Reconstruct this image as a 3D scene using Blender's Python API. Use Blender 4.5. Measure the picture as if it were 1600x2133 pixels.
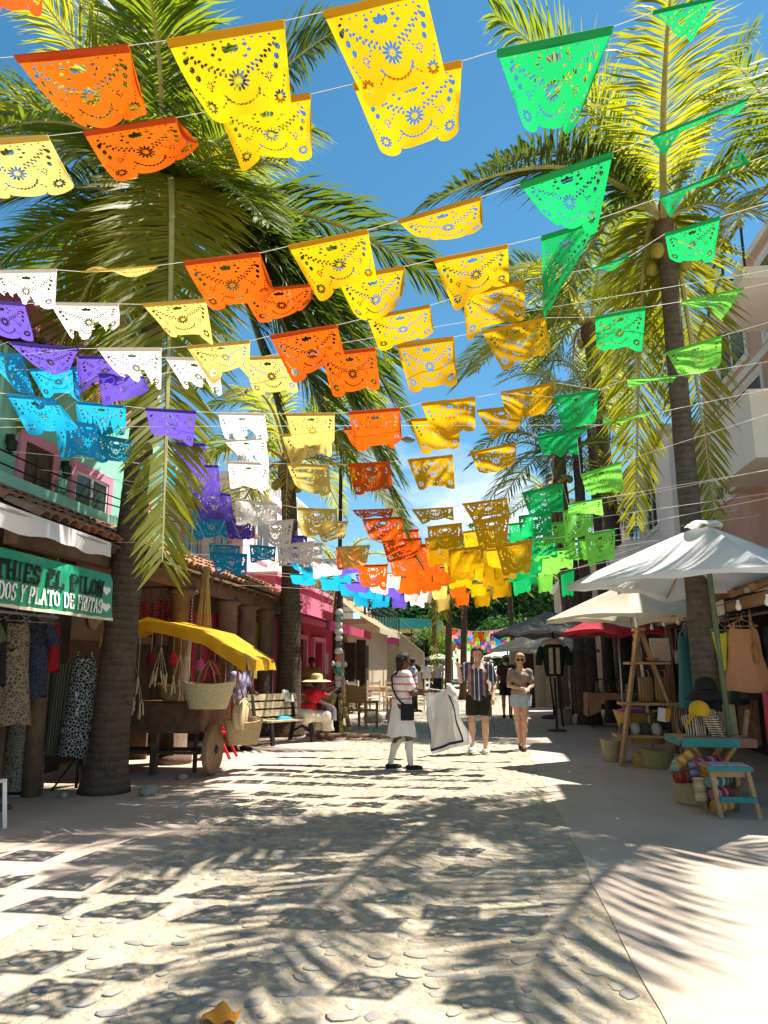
import bpy, bmesh, math, random
import numpy as np
from mathutils import Vector, Matrix, noise
from mathutils.geometry import delaunay_2d_cdt
PI = math.pi
for o in list(bpy.data.objects): bpy.data.objects.remove(o)
scene = bpy.context.scene
COL = scene.collection
# ---------------------------------------------------------------- camera
FPX = 1540.0; PITCH = math.atan(319/1540); YAW = math.radians(7.606); CAMH = 1.5
cd = bpy.data.cameras.new('camera'); cam = bpy.data.objects.new('camera', cd); COL.objects.link(cam)
cam.location = (0, 0, CAMH); cam.rotation_euler = (PI/2+PITCH, 0, YAW)
cd.sensor_fit = 'VERTICAL'; cd.sensor_height = 24.0; cd.lens = 24.0*FPX/2133.0
cd.clip_start = .05; cd.clip_end = 4000
scene.camera = cam
# ---------------------------------------------------------------- light: sun from the right and a little ahead
SUN = Vector((.417, .277, 1.0)).normalized()
ELEV = math.asin(SUN.z); AZ = math.atan2(SUN.x, SUN.y)
w = bpy.data.worlds.new('World'); scene.world = w; w.use_nodes = True
nt = w.node_tree; N = nt.nodes; Lk = nt.links
for n in list(N): N.remove(n)
out = N.new('ShaderNodeOutputWorld'); bg = N.new('ShaderNodeBackground'); sky = N.new('ShaderNodeTexSky')
sky.sky_type = 'NISHITA'; sky.sun_disc = False; sky.sun_elevation = ELEV; sky.sun_rotation = AZ
sky.air_density = 1.0; sky.dust_density = .1; sky.ozone_density = 3.0; sky.altitude = 0
bg.inputs['Strength'].default_value = .068
tc = N.new('ShaderNodeTexCoord'); mp = N.new('ShaderNodeMapping'); mp.inputs['Scale'].default_value = (1, 1, 2.2)
cn = N.new('ShaderNodeTexNoise'); cn.inputs['Scale'].default_value = 3.2; cn.inputs['Detail'].default_value = 7; cn.inputs['Roughness'].default_value = .55
cr = N.new('ShaderNodeValToRGB'); cr.color_ramp.elements[0].position = .53; cr.color_ramp.elements[1].position = .72
sx = N.new('ShaderNodeSeparateXYZ'); er = N.new('ShaderNodeMapRange')
er.inputs['From Min'].default_value = .40; er.inputs['From Max'].default_value = .16
mu = N.new('ShaderNodeMath'); mu.operation = 'MULTIPLY'; mu.use_clamp = True
mx = N.new('ShaderNodeMixRGB'); mx.inputs['Color2'].default_value = (9.5, 9.6, 9.8, 1)
Lk.new(tc.outputs['Generated'], mp.inputs['Vector']); Lk.new(mp.outputs['Vector'], cn.inputs['Vector'])
Lk.new(cn.outputs['Fac'], cr.inputs['Fac']); Lk.new(tc.outputs['Generated'], sx.inputs['Vector'])
Lk.new(sx.outputs['Z'], er.inputs['Value']); Lk.new(cr.outputs['Color'], mu.inputs[0]); Lk.new(er.outputs['Result'], mu.inputs[1])
hs = N.new('ShaderNodeHueSaturation'); hs.inputs['Hue'].default_value = .482; hs.inputs['Saturation'].default_value = 1.22; hs.inputs['Value'].default_value = 1.0
Lk.new(sky.outputs['Color'], hs.inputs['Color'])
Lk.new(mu.outputs[0], mx.inputs['Fac']); Lk.new(hs.outputs['Color'], mx.inputs['Color1'])
Lk.new(mx.outputs['Color'], bg.inputs['Color']); Lk.new(bg.outputs['Background'], out.inputs['Surface'])
sd = bpy.data.lights.new('sun', 'SUN'); sd.energy = 5.0; sd.angle = math.radians(.55); sd.color = (1, .925, .81)
so = bpy.data.objects.new('sun', sd); COL.objects.link(so)
so.rotation_euler = SUN.to_track_quat('Z', 'Y').to_euler()
scene.view_settings.view_transform = 'Standard'; scene.view_settings.look = 'None'
scene.view_settings.exposure = 1.25; scene.view_settings.gamma = 1; scene.view_settings.use_curve_mapping = False
scene.render.engine = 'CYCLES'
scene.cycles.max_bounces = 6; scene.cycles.transparent_max_bounces = 8
scene.cycles.use_denoising = True
# ---------------------------------------------------------------- survey of the place: rays through points of the view
RT = np.array([math.cos(YAW), math.sin(YAW), 0]); FH = np.array([-math.sin(YAW), math.cos(YAW), 0]); UZ = np.array([0, 0, 1.])
FW = FH*math.cos(PITCH)+UZ*math.sin(PITCH); UP = -FH*math.sin(PITCH)+UZ*math.cos(PITCH); CP = np.array([0, 0, CAMH])
def ray(x, y): return FW+RT*(x-800)/FPX+UP*(1066.5-y)/FPX
def at(x, y, Y): r = ray(x, y); return Vector(CP+r*Y/r[1])
def atx(x, y, X): r = ray(x, y); return Vector(CP+r*X/r[0])
def atg(x, y, z=0.): r = ray(x, y); return Vector(CP+r*(z-CAMH)/r[2])
# ---------------------------------------------------------------- materials
MATS = {}
def mat(name, col, rough=.75, var=.18, scale=6., bump=0., bscale=60., trans=0., tcol=None, spec=.25, metal=0., col2=None, stripes=None, detail=5., clear=0.):
    """procedural material: base colour with noise variation, optional second colour, bump, translucency or stripes (axis, scale, colours)"""
    if name in MATS: return MATS[name]
    m = bpy.data.materials.new(name); MATS[name] = m; m.use_nodes = True
    t = m.node_tree; n = t.nodes; l = t.links; b = n['Principled BSDF']
    b.inputs['Roughness'].default_value = rough; b.inputs['Specular IOR Level'].default_value = spec; b.inputs['Metallic'].default_value = metal
    if clear: b.inputs['Coat Weight'].default_value = clear
    tcn = n.new('ShaderNodeTexCoord')
    nz = n.new('ShaderNodeTexNoise'); nz.inputs['Scale'].default_value = scale; nz.inputs['Detail'].default_value = detail; nz.inputs['Roughness'].default_value = .6
    l.new(tcn.outputs['Object'], nz.inputs['Vector'])
    rp = n.new('ShaderNodeValToRGB'); rp.color_ramp.elements[0].position = .3; rp.color_ramp.elements[1].position = .7
    c = tuple(col); c2 = tuple(col2) if col2 else tuple(min(1, x*(1+var)) for x in c)
    c1 = c if col2 else tuple(x*(1-var) for x in c)
    rp.color_ramp.elements[0].color = (*c1, 1); rp.color_ramp.elements[1].color = (*c2, 1)
    l.new(nz.outputs['Fac'], rp.inputs['Fac']); colout = rp.outputs['Color']
    if stripes:
        ax, sc, cols, pos = stripes
        sp = n.new('ShaderNodeSeparateXYZ'); l.new(tcn.outputs['Object'], sp.inputs['Vector'])
        mm = n.new('ShaderNodeMath'); mm.operation = 'MULTIPLY'; mm.inputs[1].default_value = sc; l.new(sp.outputs[ax], mm.inputs[0])
        fr = n.new('ShaderNodeMath'); fr.operation = 'FRACT'; l.new(mm.outputs[0], fr.inputs[0])
        r2 = n.new('ShaderNodeValToRGB'); r2.color_ramp.interpolation = 'CONSTANT'
        e = r2.color_ramp.elements
        while len(e) < len(cols): e.new(.5)
        for q, (cc, pp) in enumerate(zip(cols, pos)): e[q].position = pp; e[q].color = (*cc, 1)
        l.new(fr.outputs[0], r2.inputs['Fac']); colout = r2.outputs['Color']
    l.new(colout, b.inputs['Base Color'])
    if bump:
        n2 = n.new('ShaderNodeTexNoise'); n2.inputs['Scale'].default_value = bscale; n2.inputs['Detail'].default_value = 6
        l.new(tcn.outputs['Object'], n2.inputs['Vector'])
        bp = n.new('ShaderNodeBump'); bp.inputs['Strength'].default_value = min(1, bump); bp.inputs['Distance'].default_value = .02*max(1, bump)
        l.new(n2.outputs['Fac'], bp.inputs['Height']); l.new(bp.outputs['Normal'], b.inputs['Normal'])
    if trans:
        tr = n.new('ShaderNodeBsdfTranslucent'); ms = n.new('ShaderNodeMixShader'); ms.inputs['Fac'].default_value = trans
        if tcol: tr.inputs['Color'].default_value = (*tcol, 1)
        else: l.new(colout, tr.inputs['Color'])
        l.new(b.outputs['BSDF'], ms.inputs[1]); l.new(tr.outputs['BSDF'], ms.inputs[2])
        l.new(ms.outputs['Shader'], n['Material Output'].inputs['Surface'])
    return m
# ---------------------------------------------------------------- mesh helpers
class MB:
    def __init__(s): s.v = []; s.f = []; s.m = []; s.k = 0
    def add(s, vs, fs, m=None):
        o = len(s.v); s.v += [tuple(p) for p in vs]; s.f += [tuple(i+o for i in f) for f in fs]; s.m += [s.k if m is None else m]*len(fs); return s
    def box(s, c, d, rz=0., tilt=None):
        x, y, z = d[0]/2, d[1]/2, d[2]/2
        P = [Vector(p) for p in ((-x,-y,-z),(x,-y,-z),(x,y,-z),(-x,y,-z),(-x,-y,z),(x,-y,z),(x,y,z),(-x,y,z))]
        M = Matrix.Rotation(rz, 3, 'Z')
        if tilt: M = M @ Matrix.Rotation(tilt[1], 3, tilt[0])
        C = Vector(c)
        return s.add([C+M@p for p in P], [(0,3,2,1),(4,5,6,7),(0,1,5,4),(1,2,6,5),(2,3,7,6),(3,0,4,7)])
    def bb(s, x0, x1, y0, y1, z0, z1): return s.box(((x0+x1)/2,(y0+y1)/2,(z0+z1)/2), (x1-x0,y1-y0,z1-z0))
    def bar(s, a, b, w, d=None, up=(0,0,1)):
        """rectangular bar from a to b, w wide, d deep"""
        a = Vector(a); b = Vector(b); d = d or w; t = (b-a).normalized(); u = Vector(up)
        sd = t.cross(u)
        if sd.length < 1e-3: sd = t.cross(Vector((1,0,0)))
        sd.normalize(); nn = sd.cross(t); P = []
        for q in (a, b):
            for i, j in ((-1,-1),(1,-1),(1,1),(-1,1)): P.append(q+sd*(i*w/2)+nn*(j*d/2))
        return s.add(P, [(0,1,2,3),(7,6,5,4),(0,4,5,1),(1,5,6,2),(2,6,7,3),(3,7,4,0)])
    def tube(s, pts, r, n=8, cap=True):
        pts = [Vector(p) for p in pts]; R = r if isinstance(r, (list, tuple)) else [r]*len(pts)
        P = []; F = []; ref = None
        for i, p in enumerate(pts):
            t = (pts[min(i+1, len(pts)-1)]-pts[max(i-1, 0)])
            t = t.normalized() if t.length > 1e-9 else Vector((0,0,1))
            if ref is None: ref = Vector((1,0,0)) if abs(t.x) < .8 else Vector((0,1,0))
            u = (ref-t*ref.dot(t)).normalized(); ref = u; v = t.cross(u)
            for k in range(n): a = 2*PI*k/n; P.append(p+(u*math.cos(a)+v*math.sin(a))*R[i])
        for i in range(len(pts)-1):
            for k in range(n): F.append((i*n+k, i*n+(k+1)%n, (i+1)*n+(k+1)%n, (i+1)*n+k))
        if cap: F.append(tuple(range(n-1, -1, -1))); F.append(tuple((len(pts)-1)*n+k for k in range(n)))
        return s.add(P, F)
    def loft(s, rings, close=True, cap=True):
        """rings: lists of equal length points"""
        n = len(rings[0]); P = [p for r in rings for p in r]; F = []
        for i in range(len(rings)-1):
            for k in range(n if close else n-1): F.append((i*n+k, i*n+(k+1)%n, (i+1)*n+(k+1)%n, (i+1)*n+k))
        if cap and close: F.append(tuple(range(n-1, -1, -1))); F.append(tuple((len(rings)-1)*n+k for k in range(n)))
        return s.add(P, F)
    def lathe(s, c, prof, n=20, axis='Z', cap=False, fn=None):
        c = Vector(c); rings = []
        for r, z in prof:
            ring = []
            for k in range(n):
                a = 2*PI*k/n; rr = r*(fn(a, z) if fn else 1)
                q = Vector((rr*math.cos(a), rr*math.sin(a), z))
                if axis == 'X': q = Vector((q.z, q.x, q.y))
                if axis == 'Y': q = Vector((q.x, q.z, q.y))
                ring.append(c+q)
            rings.append(ring)
        return s.loft(rings, True, cap)
    def grid(s, nu, nv, fn):
        P = [fn(i/nu, j/nv) for j in range(nv+1) for i in range(nu+1)]
        return s.add(P, [(j*(nu+1)+i, j*(nu+1)+i+1, (j+1)*(nu+1)+i+1, (j+1)*(nu+1)+i) for j in range(nv) for i in range(nu)])
    def prism(s, poly, a, b, axis='Y'):
        """polygon (2-D) extruded from a to b along an axis"""
        n = len(poly)
        def pt(p, t): return {'Y': (p[0], t, p[1]), 'X': (t, p[0], p[1]), 'Z': (p[0], p[1], t)}[axis]
        P = [pt(p, a) for p in poly]+[pt(p, b) for p in poly]
        return s.add(P, [tuple(range(n-1,-1,-1)), tuple(range(n, 2*n))]+[(i, (i+1)%n, n+(i+1)%n, n+i) for i in range(n)])
    def mesh(s, name, off=None, smooth=False):
        me = bpy.data.meshes.new(name)
        vs = s.v if off is None else [(p[0]-off[0], p[1]-off[1], p[2]-off[2]) for p in s.v]
        me.from_pydata(vs, [], s.f)
        if s.m and max(s.m) > 0: me.polygons.foreach_set('material_index', s.m)
        if smooth: me.polygons.foreach_set('use_smooth', [True]*len(me.polygons))
        me.update(); return me
def wloc(o):
    p = Vector(o.location)
    while o.parent: o = o.parent; p = p+Vector(o.location)
    return p
def addmats(me, mats):
    for m in (mats if isinstance(mats, (list, tuple)) else [mats]): me.materials.append(m)
def part(name, mb, mats, parent=None, smooth=False, bevel=0., local=False, label=None):
    """one mesh object; vertices are given in world coordinates unless local"""
    off = None if (local or parent is None) else wloc(parent)
    me = mb.mesh(name, off, smooth); addmats(me, mats)
    o = bpy.data.objects.new(name, me); COL.objects.link(o); o.parent = parent
    if bevel:
        md = o.modifiers.new('edge', 'BEVEL'); md.width = bevel; md.segments = 2; md.limit_method = 'ANGLE'
    if label: o['label'] = label
    return o
def tag(o, label, cat, group=None):
    o['label'] = label; o['category'] = cat
    if group: o['group'] = group
    return o
def thing(name, label, cat, loc=(0,0,0), rz=0., group=None):
    o = bpy.data.objects.new(name, None); COL.objects.link(o); o.empty_display_size = .1
    o.location = loc; o.rotation_euler = (0, 0, rz); return tag(o, label, cat, group)
def single(name, mb, mats, label, cat, group=None, smooth=False, bevel=0., base=None):
    """a thing that is one mesh; origin at its base"""
    xs = np.array(mb.v); b = Vector(base) if base else Vector((xs[:,0].mean(), xs[:,1].mean(), xs[:,2].min()))
    me = mb.mesh(name, b, smooth); addmats(me, mats)
    o = bpy.data.objects.new(name, me); COL.objects.link(o); o.location = b
    if bevel:
        md = o.modifiers.new('edge', 'BEVEL'); md.width = bevel; md.segments = 2; md.limit_method = 'ANGLE'
    return tag(o, label, cat, group)
def struct(name, mb, mats, smooth=False):
    o = part(name, mb, mats, None, smooth); o['kind'] = 'structure'; return o
def copy_tree(o, parent=None):
    c = o.copy(); COL.objects.link(c); c.parent = parent
    for ch in list(o.children): copy_tree(ch, c)
    return c
RND = random.Random(7)
def nz(p, s=1.): return noise.noise(Vector(p)*s)
# ---------------------------------------------------------------- implicit figures: tapered capsules blended, meshed with surface nets
def field(caps, lo, hi, h, k=.03, cut=None, ns=0., nsc=9.):
    lo = np.array(lo); hi = np.array(hi); n = np.ceil((hi-lo)/h).astype(int)+1
    X, Y, Z = np.meshgrid(*[lo[i]+h*np.arange(n[i]) for i in range(3)], indexing='ij')
    D = None
    for cp in caps:
        a = np.array(cp[0]); b = np.array(cp[1]); ra, rb = cp[2], cp[3]; kk = cp[4] if len(cp) > 4 else k
        rm = max(ra, rb)+.12
        bl = np.maximum(0, np.floor((np.minimum(a, b)-rm-lo)/h).astype(int)); bh = np.minimum(n, np.ceil((np.maximum(a, b)+rm-lo)/h).astype(int)+1)
        if D is None: D = np.full(tuple(n), .2)
        if (bh <= bl).any(): continue
        sl = tuple(slice(bl[i], bh[i]) for i in range(3))
        x, y, z = X[sl], Y[sl], Z[sl]
        ab = b-a; L = max(ab@ab, 1e-12)
        t = np.clip(((x-a[0])*ab[0]+(y-a[1])*ab[1]+(z-a[2])*ab[2])/L, 0, 1)
        d = np.sqrt((x-a[0]-t*ab[0])**2+(y-a[1]-t*ab[1])**2+(z-a[2]-t*ab[2])**2)-(ra+(rb-ra)*t)
        q = D[sl]; hh = np.clip(.5+.5*(q-d)/kk, 0, 1)
        D[sl] = q*(1-hh)+d*hh-kk*hh*(1-hh)
    if ns:
        D = D+ns*(np.sin(X*nsc*1.3+2*np.sin(Z*nsc*.7))*np.sin(Y*nsc+1.7*np.sin(X*nsc*.9))+.6*np.sin(Z*nsc*1.7+3*X*nsc*.4))
    if cut is not None: D = np.maximum(D, cut(X, Y, Z))
    return D, lo, h
def nets(D, lo, h):
    s = D < 0; n = D.shape
    c = np.zeros(tuple(x-1 for x in n), int); P = np.zeros(c.shape+(3,)); W = np.zeros(c.shape)
    corners = [(i,j,k) for i in (0,1) for j in (0,1) for k in (0,1)]
    V = {q: D[q[0]:n[0]-1+q[0], q[1]:n[1]-1+q[1], q[2]:n[2]-1+q[2]] for q in corners}
    for a in corners:
        for ax in range(3):
            if a[ax]: continue
            b = list(a); b[ax] = 1; b = tuple(b); va, vb = V[a], V[b]
            m = (va < 0) != (vb < 0); t = np.where(m, va/np.where(m, va-vb, 1), 0)
            for i in range(3): P[..., i] += np.where(m, a[i]+(t if i == ax else 0), 0)
            W += m
    act = W > 0; idx = np.full(c.shape, -1); idx[act] = np.arange(act.sum())
    g = np.argwhere(act); verts = lo+h*(g+P[act]/W[act][:, None])
    F = []
    for ax in range(3):
        sl0 = [slice(1, n[i]-1) for i in range(3)]; sl0[ax] = slice(0, n[ax]-1); sl1 = list(sl0); sl1[ax] = slice(1, n[ax])
        A = s[tuple(sl0)]; B = s[tuple(sl1)]; ch = np.argwhere(A != B)
        if not len(ch): continue
        fl = A[tuple(ch.T)]; q = ch.copy()
        for i in range(3):
            if i != ax: q[:, i] += 1
        u, v = [(1,2),(2,0),(0,1)][ax]
        def g4(du, dv):
            r = q.copy(); r[:, u] += du; r[:, v] += dv; return idx[tuple(r.T)]
        a0, a1, a2, a3 = g4(-1,-1), g4(0,-1), g4(0,0), g4(-1,0)
        quad = np.stack([a0,a1,a2,a3], 1); quad[~fl] = quad[~fl][:, ::-1]; F.append(quad)
    F = np.concatenate(F) if F else np.zeros((0,4), int)
    F = F[(F >= 0).all(1)]
    return verts, F
def blob(name, caps, mats, parent=None, h=.012, k=.03, cut=None, ns=0., nsc=9., label=None, root=None):
    A = np.array([np.minimum(np.array(c[0]), np.array(c[1]))-max(c[2], c[3])-.03 for c in caps]).min(0)
    B = np.array([np.maximum(np.array(c[0]), np.array(c[1]))+max(c[2], c[3])+.03 for c in caps]).max(0)
    v, f = nets(*field(caps, A, B, h, k, cut, ns, nsc))
    me = bpy.data.meshes.new(name); me.from_pydata(v.tolist(), [], f.tolist())
    me.polygons.foreach_set('use_smooth', [True]*len(me.polygons)); me.update(); addmats(me, mats)
    o = bpy.data.objects.new(name, me); COL.objects.link(o); o.parent = parent
    if label: o['label'] = label
    return o
# ================================================================ ground
M_dirt = mat('mortar_bed', (.40,.36,.30), .9, .2, 3., .5, 30)
M_conc = mat('pinkish_concrete', (.41,.32,.255), .85, .0, .9, .5, 38, detail=11, col2=(.53,.435,.36))
M_conc2 = mat('pale_concrete', (.47,.405,.31), .85, .12, 2.2, .35, 45, detail=9)
M_mort = mat('sandy_mortar', (.41,.345,.25), .9, .3, 2.6, 1.8, 22, detail=9)
M_st = [mat('cobble_grey', (.31,.285,.25), .7, .25, 9, .3, 30), mat('cobble_tan', (.37,.32,.25), .75, .2, 9, .3, 30), mat('cobble_slate', (.25,.235,.215), .65, .25, 9, .3, 30), mat('cobble_buff', (.38,.34,.275), .8, .2, 9, .3, 30)]
struct('ground', MB().grid(40, 60, lambda u, v: (-900+1800*u, -300+2600*v, -.06)), M_dirt)
XL, XR = -2.71, .72      # the cobbled strip between the two pavements
mb = MB().grid(60, 300, lambda u, v: (XL-.06+(XR-XL+.12)*u, -2+62*v, -.006+.005*nz((u*20, v*300, 0))))
street = struct('cobbled_street', mb, M_mort, True)
rn = random.Random(11)
def stone_mesh(seed):
    r = random.Random(seed); mb = MB(); n = 9
    rad = [.8+.4*r.random() for _ in range(n)]
    ring = lambda s, z: [(s*rad[k]*math.cos(2*PI*k/n), .72*s*rad[k]*math.sin(2*PI*k/n), z) for k in range(n)]
    mb.loft([ring(1, -.03), ring(.97, -.006), ring(.82, -.001), ring(.45, .002)], True, True)
    return mb
smesh = []
for i in range(8):
    me = stone_mesh(i).mesh('cobble', None, True); me.materials.append(M_st[i % 4]); smesh.append(me)
spots = []
y = 2.6
while y < 40:
    step = .105 if y < 12 else .15
    x = XL+.08+rn.random()*.1
    while x < XR-.05:
        if rn.random() < (.95 if y < 12 else .97):
            spots.append((x+rn.uniform(-.03,.03), y+rn.uniform(-.035,.035)))
        x += rn.uniform(.11,.20)
    y += step
near = [p for p in spots if p[1] < 9]; near.sort(key=lambda p: p[1])
seen = [p for p in near if abs((p[0]*RT[0]+p[1]*RT[1])/(p[0]*FH[0]+p[1]*FH[1])) < .53 and p[1] > 3.2][:300]
sset = set(seen)
for p in seen:
    o = bpy.data.objects.new('cobble', smesh[rn.choice((0,1,3,4,5,7,1,3,5,7,0,2,6))]); COL.objects.link(o); o.parent = street
    o.location = (p[0], p[1], rn.uniform(-.008,.001)); s = rn.choice((.035,.042,.05,.058,.068,.08)); o.scale = (s, s, 1); o.rotation_euler = (0, 0, rn.uniform(0, PI))
rest = MB(); proto = [stone_mesh(40+i) for i in range(6)]
for p in spots:
    if p in sset: continue
    q = proto[rn.randrange(6)]; s = rn.uniform(.045,.085); a = rn.uniform(0, PI); ca, sa = math.cos(a)*s, math.sin(a)*s; dz = rn.uniform(-.007,.002)
    rest.add([(p[0]+v[0]*ca-v[1]*sa, p[1]+v[0]*sa+v[1]*ca, v[2]+dz) for v in q.v], q.f, rn.choice((0,1,3,1,3,0,2)))
o = part('cobbles', rest, M_st, street, True); o['kind'] = 'stuff'
# pavements: cast slabs with open joints
def pavement(name, xs, y0, y1, dy, mats, seed):
    r = random.Random(seed)
    base = MB().bb(xs[0], xs[-1], y0, y1, -.055, -.03); root = struct(name, base, M_dirt)
    for i in range(len(xs)-1):
        y = y0+r.random()*.4
        while y < y1:
            L = dy*r.uniform(.8, 1.25); e = .0015
            ya, yb = y, min(y+L, y1); P = []
            for (p, q) in (((xs[i], ya), (xs[i+1], ya)), ((xs[i+1], ya), (xs[i+1], yb)), ((xs[i+1], yb), (xs[i], yb)), ((xs[i], yb), (xs[i], ya))):
                m = 24
                for k in range(m):
                    x, yy = p[0]+(q[0]-p[0])*k/m, p[1]+(q[1]-p[1])*k/m; P.append((x+.028*nz((x*1.1, yy*1.3, 4))+.011*nz((x*4, yy*5, 1))+.006*nz((x*15, yy*17, 2))+e*(1 if x < xs[i]+.01 else -1 if x > xs[i+1]-.01 else 0), yy+.010*nz((x*5, yy*4, 7))+e*(1 if yy < ya+.01 else -1 if yy > yb-.01 else 0)))
            part('slab', MB().prism(P, -.05, r.uniform(-.002,.002), 'Z'), mats[i % len(mats)], root); y += L
    return root
pavement('left_pavement', [-7.0,-5.2,XL], -1, 46, 2.6, [M_conc,M_conc,M_conc], 3)
pavement('right_pavement', [XR,3.0,4.9,6.6], -1, 46, 3.4, [M_conc,M_conc,M_conc], 5)
# ================================================================ buildings, left side
M_teal = mat('teal_plaster', (.28,.62,.49), .85, .10, 2.5, .2, 30)
M_pinkt = mat('pink_trim', (.72,.28,.40), .8, .10, 4, .1)
M_wood = mat('dark_wood', (.11,.06,.035), .7, .3, 9, .3, 40)
M_beam = mat('old_beam', (.16,.10,.06), .8, .3, 7, .4, 30)
M_tile = mat('clay_tile', (.40,.17,.09), .85, .35, 5, .4, 40)
M_tile2 = mat('weathered_tile', (.30,.17,.12), .9, .35, 5, .4, 40)
M_glass = mat('dark_glass', (.03,.04,.04), .08, .2, 3, spec=.6)
M_white = mat('white_plaster', (.78,.76,.72), .85, .06, 2, .15, 30)
M_wframe = mat('white_paint', (.75,.74,.70), .5, .05, 6)
M_pink = mat('pink_plaster', (.62,.18,.28), .85, .08, 2, .15, 30)
M_mag = mat('magenta_plaster', (.44,.045,.12), .85, .10, 2, .15, 30)
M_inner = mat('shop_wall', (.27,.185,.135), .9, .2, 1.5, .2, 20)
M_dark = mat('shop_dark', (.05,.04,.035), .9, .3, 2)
M_beige = mat('beige_plaster', (.44,.37,.28), .85, .10, 2, .15, 30)
M_peach = mat('peach_plaster', (.55,.34,.25), .85, .15, 1.2, .2, 25)
M_cream = mat('cream_plaster', (.68,.63,.52), .85, .10, 1.5, .15, 25)
M_iron = mat('black_iron', (.03,.03,.03), .5, .2, 10)
M_steel = mat('grey_steel', (.35,.36,.37), .4, .1, 10, metal=.6)
M_leaf = mat('bush_leaf', (.07,.16,.035), .6, .4, 3, trans=.35, tcol=(.16,.34,.04))
M_leaf2 = mat('dark_leaf', (.04,.10,.03), .6, .4, 3, trans=.3, tcol=(.09,.22,.03))
M_terra = mat('terracotta', (.42,.19,.10), .85, .2, 6)

def window(parent, X, y0, y1, z0, z1, fm, pane, sgn=1, fw=.09, wood=None, bars=1):
    """window in a wall whose face is the plane x = X (sgn: which way it looks)"""
    d = .05*sgn
    f = MB()
    for a in ((y0-fw,y1+fw,z1,z1+fw),(y0-fw,y1+fw,z0-fw,z0),(y0-fw,y0,z0,z1),(y1,y1+fw,z0,z1)): f.bb(*sorted((X-.02*sgn,X+d)), *a)
    win = part('window', f, fm, parent)
    part('pane', MB().bb(*sorted((X+.004*sgn,X+.012*sgn)), y0, y1, z0, z1), pane, win)
    g = MB()
    for i in range(1, bars+1):
        yy = y0+(y1-y0)*i/(bars+1); g.bb(*sorted((X+.012*sgn,X+.035*sgn)), yy-.025, yy+.025, z0, z1)
    for a in ((y0,y1,z1-.04,z1),(y0,y1,z0,z0+.04),(y0,y0+.04,z0+.04,z1-.04),(y1-.04,y1,z0+.04,z1-.04)): g.bb(*sorted((X+.012*sgn,X+.032*sgn)), *a)
    part('frame', g, wood or M_wframe, win)
    return win
def plant(name, label, base, h, spread, n, m, seed, group=None, pot=None, big=.12):
    r = random.Random(seed); t = thing(name, label, 'plant', base, 0, group); b = Vector(base)
    lf = MB(); st = MB()
    z0 = b.z+(pot[1] if pot else 0)
    for i in range(n):
        a = r.uniform(0, 2*PI); e = r.uniform(.5, 1.35); L = h*r.uniform(.5, 1)
        d = Vector((math.cos(a)*math.cos(e)*spread/h*1.6, math.sin(a)*math.cos(e)*spread/h*1.6, math.sin(e)))
        p0 = Vector((b.x, b.y, z0)); p1 = p0+d*L
        st.tube([p0, p0+d*L*.5+Vector((0,0,.02)), p1], [.008,.006,.003], 4, False)
        for k in range(6):
            q = p0.lerp(p1, .35+.65*k/5); aa = r.uniform(0, 2*PI); l = big*r.uniform(.6,1.2)
            dd = Vector((math.cos(aa), math.sin(aa), r.uniform(-.5,.5))).normalized(); sd = dd.cross(Vector((0,0,1))).normalized()*l*.25
            lf.add([q, q+dd*l*.5+sd, q+dd*l+Vector((0,0,-.2*l)), q+dd*l*.5-sd], [(0,1,2),(0,2,3)])
    part('stems', st, M_beam, t); part('leaves', lf, m, t)
    if pot: part('pot', MB().lathe(b, [(pot[0]*.7,0),(pot[0],pot[1]*.9),(pot[0]*1.08,pot[1]*.9),(pot[0]*1.08,pot[1]),(pot[0]*.85,pot[1]),(pot[0]*.8,pot[1]*.7),(0,pot[1]*.7)], 14, cap=False), M_terra, t, True)
    return t
# --- teal building with tiled arcade
tb = thing('arcade_building', 'teal two-storey building with pink window frames and a tiled arcade below', 'building', (-7,11,0))
part('upper_wall', MB().bb(-6.5,-6.0,3.6,13.2,3.3,5.55), M_teal, tb)
part('upper_storey', MB().bb(-10,-6.35,3.6,13.2,5.55,6.62), M_pink, tb)
part('coping', MB().bb(-10.05,-6.27,3.5,13.3,6.62,6.76), M_white, tb)
led = part('planter_ledge', MB().bb(-5.72,-5.58,3.6,13.2,3.5,3.74).bb(-5.998,-5.722,3.6,13.2,3.5,3.56), M_teal, tb)
window(tb, -6.0, 7.2, 7.95, 3.62, 4.48, M_pinkt, M_wood, 1, .13, M_wood)
window(tb, -6.0, 8.72, 9.38, 3.62, 4.42, M_pinkt, M_wood, 1, .13, M_wood)
window(tb, -6.0, 9.98, 10.95, 3.62, 4.36, M_pinkt, M_glass, 1, .13)
window(tb, -6.0, 11.6, 12.4, 3.7, 4.32, M_pinkt, M_glass, 1, .13)
for y in (8.35, 9.62):
    l = MB().box((-5.93,y,4.33),(.1,.05,.12)).lathe((-5.9,y,4.14),[(.02,0),(.06,.04),(.07,.16),(.02,.2)],8)
    part('wall_lantern', l, M_iron, tb)
part('back_wall', MB().bb(-6.9,-6.6,3.6,18.3,1.9,3.3), M_inner, tb)
part('shaded_back_wall', MB().bb(-6.9,-6.58,10.7,18.3,0,1.9), mat('wall_shade_brown', (.12,.075,.05), .9, .25, 2), tb)  # lower back wall, with the arcade's shade put into its brown colour
part('shop_shade_panel', MB().bb(-6.55,-6.2,3.6,10.6,0,3.15), M_dark, tb)  # dark panel added to stand in for the shop's deep shade
part('floor_slab', MB().bb(-6.6,-5.75,3.6,18.3,3.16,3.3), M_beam, tb)
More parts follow.
